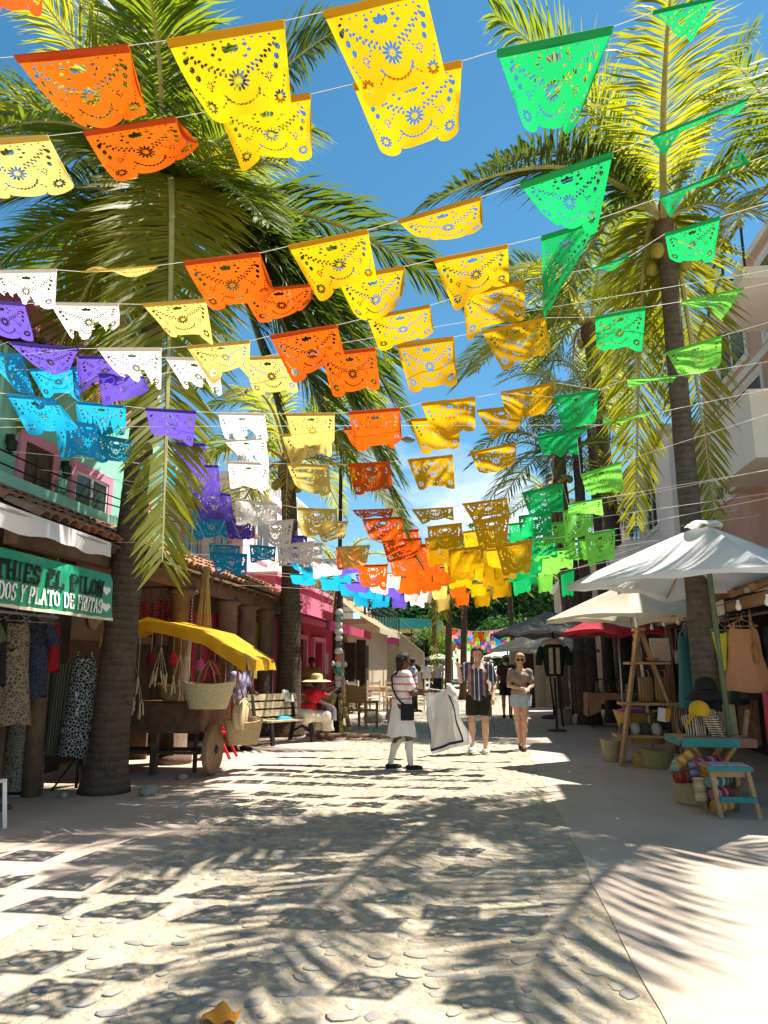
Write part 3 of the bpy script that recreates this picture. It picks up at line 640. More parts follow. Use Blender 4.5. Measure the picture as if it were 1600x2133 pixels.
# ================================================================ papel picado garlands
FC = {'b': ((.010,.27,.52),(.012,.36,.62)), 'p': ((.09,.055,.42),(.13,.08,.52)), 'w': ((.80,.74,.70),(.85,.78,.72)), 'c': ((.66,.46,.10),(.74,.52,.13)),
      'o': ((.60,.085,.006),(.68,.10,.004)), 'y': ((.62,.33,.006),(.70,.38,.004)), 'g': ((.008,.34,.09),(.01,.44,.12)), 'l': ((.12,.50,.06),(.25,.75,.09)), 'r': ((.70,.06,.015),(.95,.09,.01)), 'k': ((.70,.18,.32),(.9,.3,.42))}
FM = {k: mat('tissue_'+k, v[0], .6, .10, 5, .35, 9, trans=.6, tcol=v[1], spec=.2) for k, v in FC.items()}
FMH = {k: mat('tissue_fold_'+k, tuple(x*.85 for x in v[0]), .6, .06, 3, trans=.28, tcol=tuple(x*.8 for x in v[1]), spec=.2) for k, v in FC.items()}
ASP = .80
def lens(cx, cy, L, w, a, sharp=True):
    w = w*1.32; ca, sa = math.cos(a), math.sin(a); P = [(-L/2,0),(-L*.2,-w/2),(L*.2,-w/2),(L/2,0),(L*.2,w/2),(-L*.2,w/2)]
    return [(cx+x*ca-y*sa, cy+x*sa+y*ca) for x, y in P]
def design(level):
    H = []
    if level == 0: return H
    def daisy(cx, cy, r0, r1, n, w):
        for k in range(n):
            a = 2*PI*k/n+.2; H.append(lens(cx+math.cos(a)*(r0+r1)/2, cy+math.sin(a)*(r0+r1)/2, r1-r0, w, a))
    for s in (-1, 1):                          # corner daisies in the small scallops
        daisy(.5+s*.385, .66, .02, .075, 10 if level == 2 else 6, .02)
        for k in range(7 if level == 2 else 4):      # garland of leaves from the corners to the middle
            t = k/6. if level == 2 else k/3.; x = .5+s*(.40-.28*t); y = .13+.20*t+.03*math.sin(t*3)
            H.append(lens(x, y, .05, .019, s*(.5)+.1)); H.append(lens(x-s*.01, y+.045, .05, .019, s*1.2))
        for k in range(3): H.append(lens(.5+s*(.42-.02*k), .20+.085*k, .075, .034, PI/2-s*(.45-.1*k)))
        if level == 2:
            for k in range(4): H.append(lens(.5+s*(.21+.03*k), .38+.04*k, .035, .014, s*.3+k*.2))
            daisy(.5+s*.30, .45, .012, .042, 7, .011)
            for k in range(5): H.append(lens(.5+s*(.06+.075*k), .085+.012*(k % 2), .030, .014, .3*s))
            for k in range(4): H.append(lens(.5+s*(.455-.012*k), .47+.045*k, .030, .014, 1.2))
            for k in range(3): H.append(lens(.5+s*(.17+.035*k), .60+.03*k, .036, .014, s*.8))
    for a, l in ((-.55,.085),(0,.10),(.55,.085)): H.append(lens(.5+math.sin(a)*.085, .215-.065*math.cos(a), l, .042, PI/2+a))
    for s in (-1, 1):
        H.append(lens(.5+s*.135, .135, .038, .032, PI/2)); H.append(lens(.5+s*.165, .185, .036, .03, PI/2)); H.append(lens(.5+s*.12, .235, .034, .03, PI/2))
    daisy(.5, .44, .022, .115, 12 if level == 2 else 8, .021)
    nb = 11 if level == 2 else 6
    for k in range(nb):
        a = PI*(.12+.76*k/(nb-1)); H.append(lens(.5+math.cos(a)*.19, .50+math.sin(a)*.17, .055, .018, a+1.2))
    return H
def inside(p, poly):
    c = False; n = len(poly); j = n-1
    for i in range(n):
        if (poly[i][1] > p[1]) != (poly[j][1] > p[1]) and p[0] < (poly[j][0]-poly[i][0])*(p[1]-poly[i][1])/(poly[j][1]-poly[i][1])+poly[i][0]: c = not c
        j = i
    return c
def outline(level, seed=0):
    n = 5 if level else 3; P = [(0,0),(1,0)]
    P += [(1, ASP*.93)]
    for c, rr, d in ((.865,.135,.095),(.5,.23,.05),(.135,.135,.095)):
        for k in range(1, 2*n): a = PI*k/(2*n); P.append((c+rr*math.cos(a), ASP*.915+d*math.sin(a)**.7))
        if c > .2: P.append((c-rr, ASP*.905))
    P.append((0, ASP*.93)); return P
TPL = {}
def template(level, torn=0):
    key = (level, torn)
    if key in TPL: return TPL[key]
    out = outline(level); holes = design(level); r = random.Random(torn)
    if torn: holes = holes+[]
    pts = []; edges = []
    def loop(poly):
        o = len(pts); pts.extend(Vector(p) for p in poly); edges.extend((o+i, o+(i+1) % len(poly)) for i in range(len(poly)))
    loop(out)
    for h in holes: loop(h)
    gx, gy = {2: (12, 9), 1: (8, 6), 0: (5, 4)}[level]
    for i in range(gx+1):
        for j in range(gy+1):
            p = (i/gx*.996+.002, .004+j/gy*ASP*.98)
            if inside(p, out) and not any(inside(p, h) for h in holes): pts.append(Vector(p))
    v, e, f, *_ = delaunay_2d_cdt(pts, edges, [], 0, 1e-5)
    bs = [(min(p[0] for p in h), max(p[0] for p in h), min(p[1] for p in h), max(p[1] for p in h)) for h in holes]
    keep = []
    rip = []
    if torn:
        for q in range(3): rip.append((r.uniform(.15,.85), ASP*r.uniform(.6,.95), r.uniform(.07,.15)))
    for t in f:
        c = ((v[t[0]].x+v[t[1]].x+v[t[2]].x)/3, (v[t[0]].y+v[t[1]].y+v[t[2]].y)/3)
        if not inside(c, out): continue
        if any(b[0] <= c[0] <= b[1] and b[2] <= c[1] <= b[3] and inside(c, h) for b, h in zip(bs, holes)): continue
        if any(abs(c[0]-x)*(1.6-c[1]) < s*(.3+max(0, c[1]-y+.12)*2.4) and c[1] > y-.12 for x, y, s in rip): continue
        keep.append(tuple(t))
    TPL[key] = ([(p.x, p.y/ASP) for p in v], keep); return TPL[key]
def hang(T, x, y, hgt):
    """lower corner of a flag: along the line of sight, a flag's height below its upper corner (the wind swings it away up the street)"""
    r = ray(x, y); r = r/np.linalg.norm(r); d = np.array(T)-CP; tc = d@r; perp = math.sqrt(max(0, d@d-tc*tc))
    return Vector(CP+r*(tc+math.sqrt(max(0, hgt*hgt-perp*perp))))
def flag(parent, col, TL, TR, BL, BR, level, seed, torn=0, fold=1.):
    r = random.Random(seed); V, F = template(level, torn)
    W = (TR-TL).length; nrm = (TR-TL).cross(BL-TL); nrm = nrm.normalized() if nrm.length > 1e-6 else Vector((0,1,0))
    a1, a2, ph, ph2 = r.uniform(.012,.06)*W*fold, r.uniform(.008,.03)*W*fold, r.uniform(0, 6.28), r.uniform(0, 6.28)
    sw = r.choice((-1,1)); kx = r.uniform(.6,1.5); cl = r.uniform(-.25,.30)*W; cr2 = r.uniform(-.25,.30)*W
    vs = []
    for u, v in V:
        p = TL.lerp(TR, u).lerp(BL.lerp(BR, u), v)
        d = sw*a1*math.sin(PI*u*kx+ph)*v*2+a2*math.sin(9*u+5*v+ph2)*v+sw*a1*.5*math.sin(PI*v)
        d += cl*max(0, (1-u)-.55)**2*v*v*4+cr2*max(0, u-.6)**2*v*v*5
        vs.append(p+nrm*d)
    fl = part('flag', MB().add(vs, F), FM[col], parent, True)
    dn = ((BL+BR)/2-(TL+TR)/2).normalized()
    hm = MB(); off = nrm*.004; hh = .055*W
    hm.add([TL-off-dn*.006, TR-off-dn*.006, TR-off+dn*hh, TL-off+dn*hh, TL+off-dn*.006, TR+off-dn*.006, TR+off+dn*hh, TL+off+dn*hh], [(0,1,2,3),(7,6,5,4),(0,4,5,1)])
    part('hem', hm, FMH[col], fl)
M_string = mat('white_string', (.75,.73,.68), .8, .1, 20)
GAR = [ # label, depth, [(colour, TLx, TLy, TRx, TRy, BLx, BLy, BRx, BRy)]
('nearest garland, its red-orange flag cut off at the top left corner', 3.15, [('r',-60,-150,86,-165,-25,20,88,32)]),
('first full garland: one orange and two big yellow paper flags at the very top', 3.85, [('o',30,118,268,95,145,252,305,252),('y',347,84,592,43,432,262,608,228),('y',672,25,885,-25,765,222,930,165)]),
('second garland from the top, pale yellow at the left edge to bright green at right', 4.5, [('c',-90,297,100,283,-30,430,162,382),('o',173,275,367,245,245,388,415,345),('y',455,228,647,196,505,340,650,330),('y',735,175,962,127,795,328,955,278),('g',1035,105,1278,55,1090,265,1200,275),('g',1360,25,1492,-5,1395,60,1440,85)]),
('third garland, torn white flag at left and large orange flag over the palm', 5.4, [('w',-10,565,119,562,0,620,115,640),('c',170,566,330,553,180,573,325,561),('o',382,546,541,527,435,655,570,618),('y',600,513,766,479,665,617,785,575),('y',829,460,1002,410,890,532,1008,482),('g',1083,384,1277,317,1140,465,1238,478),('g',1355,287,1560,205,1375,288,1540,247)]),
('fourth garland, purple and torn white flags at left, twisted green one at right', 6.1, [('p',-60,625,50,632,-30,700,75,705),('w',104,631,247,633,145,708,248,680),('c',297,634,428,624,345,695,445,715),('o',503,607,652,592,540,680,650,640),('y',703,580,843,555,740,665,840,645),('y',903,541,1058,510,947,645,1060,590),('g',1128,493,1250,455,1132,660,1152,640),('g',1373,412,1562,337,1385,414,1555,362)]),
('fifth garland, rolled purple flag at left, orange flag in the middle', 6.7, [('b',-40,735,45,738,20,800,75,835),('p',18,712,165,726,95,782,150,760),('w',204,726,336,726,250,800,340,800),('c',388,722,521,710,445,775,520,775),('o',562,700,702,677,612,782,720,750),('y',765,662,896,636,790,732,905,700),('y',965,615,1092,583,970,698,1092,660),('g',1232,560,1310,535,1240,570,1305,545),('g',1385,487,1500,452,1400,548,1490,548)]),
('sixth garland, plain orange flag above the lower yellow ones, pale green at far right', 7.3, [('b',60,770,160,765,95,812,168,830),('p',163,742,290,744,165,805,260,800),('w',345,745,455,748,385,812,465,818),('c',505,745,600,742,530,820,622,815),('o',668,738,782,725,695,820,792,810),('y',825,716,945,702,855,815,953,800),('y',1003,690,1135,662,1048,773,1150,730),('g',1240,660,1345,640,1245,730,1335,728),('l',1420,628,1550,600,1425,636,1500,645)]),
('lower blue pair of flags strung before the teal house', 7.6, [('b',12,820,115,832,65,905,165,892),('p',205,778,300,785,220,835,305,825)]),
('seventh garland, torn white, pale yellow and orange flags in an even row', 8.5, [('b',113,872,200,886,130,950,222,960),('b',157,837,262,846,175,905,263,902),('p',303,851,409,857,315,910,408,915),('w',455,860,551,862,465,918,560,915),('c',595,862,697,861,615,925,695,928),('o',725,859,833,850,745,930,837,930),('y',878,840,990,828,905,918,990,895),('y',1043,818,1157,797,1055,868,1153,860),('g',1153,827,1247,812,1170,890,1243,880),('l',1305,790,1410,783,1310,797,1400,795)]),
('light green flags strung to the tall right palm', 8.8, [('l',1388,735,1503,700,1410,772,1508,764),('l',1255,885,1358,855,1265,890,1355,868)]),
('eighth garland just below the seventh, peach and golden flags', 9.2, [('b',203,905,285,920,205,965,270,965),('p',350,922,428,925,375,985,430,982),('w',468,918,553,912,487,960,562,958),('c',587,906,690,900,612,960,692,950),('o',716,893,820,885,735,937,822,932),('y',855,873,955,868,880,940,958,930),('y',993,855,1090,845,1025,908,1088,900),('g',1113,915,1228,890,1165,946,1215,915)]),
('ninth garland, shaded cream and pleated orange flags before the slim palm', 10.2, [('b',290,965,365,972,300,1020,370,1020),('p',380,968,455,970,400,1032,455,1032),('w',475,962,560,965,480,1017,562,1015),('c',598,966,685,970,610,1025,688,1030),('o',725,967,812,962,740,1033,817,1020),('y',849,958,943,948,873,1013,947,1008),('y',979,942,1075,923,1000,992,1078,975),('g',1120,905,1200,893,1130,950,1205,940),('l',1210,990,1293,962,1230,1042,1297,1020)]),
('tenth garland, wavy white flag and dark green flag at right', 11., [('p',405,1020,480,1030,415,1085,485,1085),('w',490,1038,578,1050,492,1095,575,1092),('c',620,1058,702,1062,625,1115,700,1115),('o',735,1063,820,1060,745,1087,815,1082),('y',858,1062,944,1057,880,1092,945,1077),('y',963,1050,1056,1038,985,1080,1062,1067),('g',1087,1027,1172,1008,1105,1077,1178,1070),('l',1183,1050,1253,1038,1185,1078,1255,1066)]),
('eleventh garland with rust orange and olive yellow flags in shade', 12.3, [('b',400,1062,480,1075,410,1118,478,1120),('b',440,1150,515,1155,450,1195,512,1200),('p',470,1080,530,1085,475,1122,528,1124),('w',535,1090,612,1082,540,1127,605,1140),('c',655,1090,725,1086,670,1130,718,1124),('o',755,1082,838,1077,768,1126,840,1122),('y',890,1098,962,1090,895,1146,965,1140),('y',985,1086,1062,1072,1000,1146,1057,1140),('g',1080,1076,1150,1066,1085,1120,1150,1116),('l',1172,1065,1235,1052,1178,1130,1236,1112)]),
('twelfth garland, dark red-orange flag by the drooping frond', 14., [('b',435,1132,500,1138,440,1165,498,1168),('b',520,1135,575,1140,524,1168,573,1170),('p',580,1118,640,1116,588,1165,637,1165),('w',608,1136,672,1131,612,1166,670,1168),('o',700,1142,762,1140,703,1186,760,1186),('r',795,1106,872,1103,800,1152,872,1156),('y',885,1122,948,1113,893,1180,945,1172),('y',965,1108,1030,1100,970,1145,1028,1142),('g',1060,1092,1118,1085,1062,1130,1118,1126),('l',1128,1092,1185,1086,1132,1132,1184,1134)]),
('thirteenth garland, mixed small flags half hidden by the palms', 16., [('b',600,1165,655,1168,604,1192,653,1194),('b',660,1170,700,1172,663,1195,700,1196),('p',705,1175,758,1176,708,1196,756,1198),('w',762,1178,806,1176,766,1206,802,1208),('o',812,1166,868,1162,816,1204,868,1202),('o',872,1170,918,1164,875,1202,916,1200),('y',922,1158,975,1150,928,1192,974,1188),('y',990,1140,1042,1133,994,1185,1040,1182),('g',1048,1133,1100,1125,1055,1180,1100,1176),('l',1108,1128,1160,1120,1112,1165,1158,1160)]),
('straight low garland across the street, blue at left to green at right', 18.5, [('b',706,1213,744,1217,710,1242,742,1244),('b',742,1217,782,1222,745,1246,780,1250),('b',780,1222,802,1224,783,1250,802,1252),('p',800,1222,838,1226,802,1245,836,1247),('w',842,1219,872,1221,843,1253,870,1254),('w',874,1221,902,1221,876,1254,898,1256),('c',897,1220,932,1219,902,1248,930,1250),('o',937,1218,972,1216,940,1246,970,1246),('y',978,1216,1016,1214,982,1242,1014,1242),('y',1023,1213,1062,1204,1025,1248,1066,1242),('g',1068,1210,1104,1200,1072,1242,1106,1230),('l',1118,1200,1152,1193,1122,1235,1150,1232)]),
('low garland just behind the straight one, its flags showing below', 20., [('b',735,1232,770,1234,738,1262,768,1264),('b',772,1235,812,1237,775,1264,810,1266),('p',815,1238,850,1238,818,1266,846,1268),('w',852,1240,885,1239,856,1262,884,1264),('c',905,1238,938,1236,912,1276,936,1268),('o',945,1236,978,1233,950,1262,976,1260),('y',985,1232,1022,1228,990,1266,1020,1262),('g',1085,1190,1122,1180,1090,1222,1120,1216),('l',1130,1165,1165,1158,1134,1200,1163,1195),('g',1168,1195,1196,1185,1172,1242,1194,1240)]),
]
def twin(src, dx, dy, dY, lab, keep):
    g = [q for q in GAR if q[0] == src][0]
    GAR.append((lab, g[1]*dY, [(f[0],)+tuple(v+(dx if i % 2 == 0 else dy)+((q*7) % 5)*2 for i, v in enumerate(f[1:])) for q, f in enumerate(g[2]) if f[0] in keep]))
T10 = 'tenth garland, wavy white flag and dark green flag at right'; T11 = 'eleventh garland with rust orange and olive yellow flags in shade'; T12 = 'twelfth garland, dark red-orange flag by the drooping frond'; T13 = 'thirteenth garland, mixed small flags half hidden by the palms'
twin(T11, 40, 44, 1.06, 'garland close below the eleventh one, with orange and yellow flags', 'wcoyl')
twin(T12, 40, 30, 1.05, 'garland overlapping the twelfth one just behind it', 'worygl')
twin(T13, 28, 14, 1.06, 'garland overlapping the thirteenth one, orange to pale green', 'bpwoygl')
twin(T13, 4, 30, 1.1, 'last garland of small flags before the straight low one', 'bpwoygl')
fs_ = 0
for gi, (lab, Y, fl) in enumerate(GAR):
    Y = Y*.66
    pts = [at(f[1], f[2], Y) for f in fl]; sd = []
    g = thing('paper_garland', lab, 'garland', (pts[0]+pts[-1])/2, 0, 'paper flag garlands over the street')
    line = []
    for f in fl:
        TL, TR = at(f[1], f[2], Y), at(f[3], f[4], Y); W = (TR-TL).length
        hgt = max(.27, min(.36, W*.84)); lv = 2 if Y < 5.0 else (1 if Y < 11.5 else 0); fs_ += 1
        torn = (1+fs_ % 3) if f[0] == 'w' and Y < 6.4 else 0
        flag(g, f[0], TL, TR, hang(TL, f[5], f[6], hgt), hang(TR, f[7], f[8], hgt), lv, fs_, torn)
        line += [TL, TR]
    line.sort(key=lambda p: p.x)
    a, b = line[0], line[-1]; sl = (line[1]-line[0]).normalized(); sr = (line[-1]-line[-2]).normalized()
    s0 = a-Vector((1,0,max(-.4,min(-.04,sl.z))))*max(.3, a.x+4.75); s1 = b+Vector((1,0,max(.12,min(.5,sr.z))))*max(.3, 3.5-b.x)
    if len(fl) > 1: line = [s0]+line+[s1]
    else: line = [a-Vector((2,0,-.1))]+line+[b+Vector((7,0,.9))]
    part('string', MB().tube(line, .002 if Y < 5 else .0022, 4, False), M_string, g)
# far rainbow bunting
r = random.Random(77)
for k in range(5):
    Y = 40+k*1.3; a = at(918+k*3, 1303+k*8, Y); b = at(1085, 1300+k*9, Y)
    g = thing('paper_garland', ['front row','second row','third row','fourth row','rearmost row'][k]+' of the small multicoloured bunting far down the street', 'garland', a, 0, 'far rainbow bunting')
    n = 15; part('string', MB().tube([a.lerp(b, i/8)-Vector((0,0,.35*math.sin(PI*i/8))) for i in range(9)], .008, 4, False), M_string, g)
    for i in range(n):
        t = (i+.15)/n; p = a.lerp(b, t)-Vector((0,0,.35*math.sin(PI*t))); q = a.lerp(b, t+.85/n)-Vector((0,0,.35*math.sin(PI*(t+.85/n))))
        d = Vector((r.uniform(-.05,.05), r.uniform(-.2,.1), -.34)); flag(g, r.choice('bpwcoyglkr'), p, q, p+d, q+d, 0, 900+k*20+i)
# ================================================================ things on the left side
def vormat(name, c0, c1, scale, thr, rough=.8):
    m = bpy.data.materials.new(name); m.use_nodes = True; t = m.node_tree; n = t.nodes; l = t.links; b = n['Principled BSDF']; b.inputs['Roughness'].default_value = rough
    tcn = n.new('ShaderNodeTexCoord'); v = n.new('ShaderNodeTexVoronoi'); v.feature = 'DISTANCE_TO_EDGE'; v.inputs['Scale'].default_value = scale
    r = n.new('ShaderNodeValToRGB'); r.color_ramp.elements[0].position = thr; r.color_ramp.elements[0].color = (*c0, 1); r.color_ramp.elements[1].position = thr+.03; r.color_ramp.elements[1].color = (*c1, 1)
    l.new(tcn.outputs['Object'], v.inputs['Vector']); l.new(v.outputs['Distance'], r.inputs['Fac']); l.new(r.outputs['Color'], b.inputs['Base Color']); return m
M_canvas = mat('white_canvas', (.80,.79,.78), .85, .10, 1.6, .35, 12, trans=.3)
M_creamc = mat('cream_canvas', (.68,.62,.48), .85, .12, 1.6, .35, 12, trans=.28)
M_greyc = mat('grey_canvas', (.24,.22,.19), .85, .06, 3, .1, 60, trans=.12)
M_redc = mat('red_canvas', (.42,.03,.05), .85, .08, 3, trans=.2)
M_yelc = mat('yellow_tarp', (.62,.34,.012), .6, .12, 4, .25, 18, trans=.22, tcol=(.7,.36,.008))
M_straw = mat('woven_straw', (.52,.38,.20), .85, .18, 30, .8, 90)
M_straw2 = mat('pale_straw', (.62,.50,.27), .85, .18, 30, .8, 90)
M_timber = mat('pine_timber', (.42,.25,.12), .7, .2, 10, .2, 40)
M_rope = mat('rope', (.50,.40,.25), .9, .2, 30)
M_tealp = mat('teal_paint', (.035,.22,.21), .6, .15, 8, .2, 40)
M_white2 = mat('white_plastic', (.82,.81,.78), .35, .03, 5, spec=.4)
M_black = mat('black_cloth', (.015,.015,.017), .8, .3, 8)
# --- white shop awning and printed banner
a = thing('shop_awning', 'white canvas awning above the green printed shop banner at far left', 'awning', (-4.5,5.8,2.5))
part('valance', MB().grid(40, 3, lambda u, v: (-3.95+.05*math.sin(u*19)*v, 3.3+4.1*u, 2.86-.07*u-(.25-.09*u)*v+.012*math.sin(u*47)*v)), M_canvas, a, True)
part('canopy', MB().grid(24, 8, lambda u, v: (-3.95-1.9*v, 3.3+4.1*u, 2.86-.07*u+.62*v-.07*math.sin(PI*v)*math.sin(PI*u*3)**2)), M_canvas, a, True)
part('frame', MB().tube([(-3.97,3.3,2.82),(-3.97,7.42,2.76)], .02, 6).tube([(-3.97,7.42,2.76),(-5.8,7.42,3.4)], .02, 6), M_steel, a)
M_bang = mat('green_vinyl', (.012,.27,.14), .35, .12, 5, spec=.5)
bn = thing('shop_banner', 'green vinyl shop banner with black and white lettering at the left edge', 'banner', (-4.0,5.9,1.9))
def ban(u, v, o=0.):   # u along the street 0..1, v from the top down 0..1
    y = 3.55+4.08*u; z = 2.49-.02*u-.50*v; 
    x = -4.0+.10*max(0, .18-v)**1.0*-2.2+.018*math.sin(u*23+v*3)*(.3+v)-.16*max(0, u-.975)*40*(.04)
    return Vector((x+o, y, z))
part('sheet', MB().grid(90, 14, lambda u, v: ban(u, v)), M_bang, bn, True)
part('border', MB().grid(90, 2, lambda u, v: ban(u, .93+.07*v+.02*abs(math.sin(u*PI*14))*(1-v), .004)), mat('banner_cream', (.70,.60,.45), .5), bn)
part('heart', MB().add([ban(.965+.022*math.sin(t)**3, .37-.09*(13*math.cos(t)-5*math.cos(2*t)-2*math.cos(3*t)-math.cos(4*t))/13, .005) for t in [2*PI*k/24 for k in range(24)]], [tuple(range(24))]), M_white2, bn)
part('heart', MB().add([ban(.968+.022*math.sin(t)**3, .72-.09*(13*math.cos(t)-5*math.cos(2*t)-2*math.cos(3*t)-math.cos(4*t))/13, .005) for t in [2*PI*k/24 for k in range(24)]], [tuple(range(24))]), M_white2, bn)
GLY = {  # block letters with slab serifs: strokes on a 0..1 x 0..1 cell (x, y up)
'S': [[(.88,.78),(.7,.95),(.35,.95),(.14,.78),(.25,.58),(.72,.44),(.88,.24),(.68,.05),(.3,.05),(.12,.22)]], 'M': [[(.1,.03),(.1,.97),(.5,.35),(.9,.97),(.9,.03)],[(0,.03),(.22,.03)],[(.78,.03),(1,.03)]],
'O': [[(.5,.96),(.2,.82),(.1,.5),(.2,.18),(.5,.04),(.8,.18),(.9,.5),(.8,.82),(.5,.96)]], 'T': [[(.06,.8),(.06,.95),(.94,.95),(.94,.8)],[(.5,.95),(.5,.04)],[(.3,.04),(.7,.04)]],
'H': [[(.18,.04),(.18,.96)],[(.82,.04),(.82,.96)],[(.18,.5),(.82,.5)],[(.02,.04),(.34,.04)],[(.66,.04),(.98,.04)],[(.02,.96),(.34,.96)],[(.66,.96),(.98,.96)]],
'I': [[(.5,.04),(.5,.96)],[(.22,.04),(.78,.04)],[(.22,.96),(.78,.96)]], 'E': [[(.88,.78),(.88,.96),(.08,.96)],[(.24,.96),(.24,.04)],[(.08,.04),(.9,.04),(.9,.24)],[(.24,.52),(.66,.52)]],
'L': [[(.28,.96),(.28,.04)],[(.1,.96),(.48,.96)],[(.1,.04),(.9,.04),(.9,.26)]], 'P': [[(.24,.96),(.24,.04)],[(.06,.04),(.46,.04)],[(.06,.96),(.66,.96),(.88,.82),(.88,.62),(.66,.48),(.24,.48)]],
'N': [[(.18,.04),(.18,.96),(.82,.04),(.82,.96)],[(.02,.04),(.34,.04)],[(.66,.96),(.98,.96)]], 'A': [[(.12,.04),(.5,.96),(.88,.04)],[(.27,.36),(.73,.36)],[(0,.04),(.26,.04)],[(.74,.04),(1,.04)]],
'D': [[(.2,.04),(.2,.96)],[(.06,.96),(.56,.96),(.86,.76),(.9,.5),(.86,.24),(.56,.04),(.06,.04)]], 'Y': [[(.12,.96),(.5,.48),(.88,.96)],[(.5,.48),(.5,.04)],[(.3,.04),(.7,.04)],[(0,.96),(.26,.96)],[(.74,.96),(1,.96)]],
'U': [[(.16,.96),(.16,.26),(.34,.05),(.66,.05),(.84,.26),(.84,.96)],[(.02,.96),(.32,.96)],[(.68,.96),(.98,.96)]], 'C': [[(.88,.72),(.7,.95),(.34,.95),(.12,.72),(.12,.28),(.34,.05),(.7,.05),(.88,.28)]],
'F': [[(.88,.76),(.88,.96),(.08,.96)],[(.24,.96),(.24,.04)],[(.06,.04),(.46,.04)],[(.24,.52),(.66,.52)]], 'R': [[(.22,.96),(.22,.04)],[(.06,.04),(.4,.04)],[(.06,.96),(.64,.96),(.86,.82),(.86,.64),(.64,.5),(.22,.5)],[(.55,.5),(.86,.04),(.98,.04)]]}
def lettering(text, u0, u1, v0, v1, th, m, xs=1.):
    n = sum(.55 if c == ' ' else (.62 if c == 'I' else 1) for c in text); cw = (u1-u0)/n; x = u0
    for c in text:
        w = cw*(.55 if c == ' ' else (.62 if c == 'I' else 1))
        if c != ' ':
            mb = MB()
            for q, st in enumerate(GLY[c]):
                for i in range(len(st)-1):
                    p, s = Vector(st[i]), Vector(st[i+1]); d = (s-p)
                    asp = (v1-v0)*.50/(w*.86*4.08)     # cell height over width, in metres
                    dm = Vector((d.x, d.y*asp)).normalized(); tv = th*(1.55 if abs(d.y)*asp > abs(d.x) else .8)
                    nm = Vector((-dm.y, dm.x))*tv/2; nm = Vector((nm.x, nm.y/asp)); e = Vector((dm.x, dm.y/asp))*tv*.35
                    o = .011+.0006*(q*3+i % 3)
                    P = [p-e-nm, s+e-nm, s+e+nm, p-e+nm]
                    mb.add([ban(x+w*(.07+.86*k.x), v1-(v1-v0)*k.y, o) for k in P], [(0,1,2,3)])
            part('letter', mb, m, bn)
        x += w
lettering('SMOOTHIES EL PILON', .352, .945, .20, .53, .20, M_black)
lettering('LICUADOS Y PLATO DE FRUTAS', .405, .95, .58, .87, .20, M_white2)
# --- garments
def hanger(parent, c, w, hd, m):
    c = Vector(c); d = Vector((math.cos(hd), math.sin(hd), 0))
    part('hanger', MB().tube([c+d*-w, c+Vector((0,0,.09)), c+d*w, c+d*-w], .006, 5, False).tube([c+Vector((0,0,.09)), c+Vector((0,0,.15)), c+d*.03+Vector((0,0,.18)), c+d*.05+Vector((0,0,.15))], .004, 5, False), m, parent)
def garment(name, label, cat, c, w, L, hd, m, style='dress', group=None, seed=0, flare=1.35, depth=.07, hang_m=None, parent_hook=True):
    """garment hung from its shoulders at c, w = half shoulder width, hd = direction of the shoulders"""
    r = random.Random(seed); c = Vector(c); d = Vector((math.cos(hd), math.sin(hd), 0)); n2 = Vector((-d.y, d.x, 0))
    t = thing(name, label, cat, c-Vector((0,0,L)), 0, group); rings = []; N_ = 28; ph = r.uniform(0, 6)
    prof = {'dress': [(0,.62),(.10,.80),(.34,.86),(.45,.88),(1,flare)], 'shirt': [(0,.72),(.08,1.0),(.3,.98),(1,1.02*flare)], 'skirt': [(0,.7),(.1,.72),(1,flare)], 'cloth': [(0,1),(1,flare)]}[style]
    K = 14
    for i in range(K+1):
        tt = i/K
        for j in range(len(prof)-1):
            if prof[j][0] <= tt <= prof[j+1][0]:
                f = prof[j][1]+(prof[j+1][1]-prof[j][1])*(tt-prof[j][0])/(prof[j+1][0]-prof[j][0]); break
        ring = []
        for k in range(N_):
            a = 2*PI*k/N_; fold = 1+.16*tt*math.sin(a*7+ph+tt*1.5)
            ring.append(c+d*(w*f*math.cos(a))+n2*(depth*(.5+.7*tt)*fold*math.sin(a))+Vector((0,0,-L*tt+.015*math.sin(a*3+ph)*tt-(.04 if i == 0 else 0)*abs(math.sin(a)))))
        rings.append(ring)
    part('cloth', MB().loft(rings, True, False), m, t, True)
    if style == 'dress':
        part('straps', MB().tube([c+d*w*.5+Vector((0,0,-.05)), c+d*w*.42+Vector((0,0,.04)), c+d*w*.5+n2*.03+Vector((0,0,-.05))], .012, 5).tube([c-d*w*.5+Vector((0,0,-.05)), c-d*w*.42+Vector((0,0,.04)), c-d*w*.5+n2*.03+Vector((0,0,-.05))], .012, 5), m, t)
    if style == 'shirt':
        for s in (-1, 1):
            e = c+d*(s*w*1.32)+Vector((0,0,-.26)); p0 = c+d*(s*w*.78)+Vector((0,0,-.07))
            part('sleeve', MB().tube([p0, p0.lerp(e,.5)+Vector((0,0,.02)), e], [.085,.085,.09], 12, False), m, t, True)
    if hang_m: hanger(t, c+Vector((0,0,.0)), w*.8, hd, hang_m)
    return t
M_leo = vormat('black_print', (.62,.64,.62), (.012,.014,.016), 26, .035)
M_grid = vormat('olive_print', (.03,.03,.025), (.26,.23,.17), 30, .06)
M_strd = mat('thin_stripe_dress', (.1,.1,.07), .85, stripes=('X', 34, [(.05,.05,.03),(.2,.19,.12)], [0,.5]))
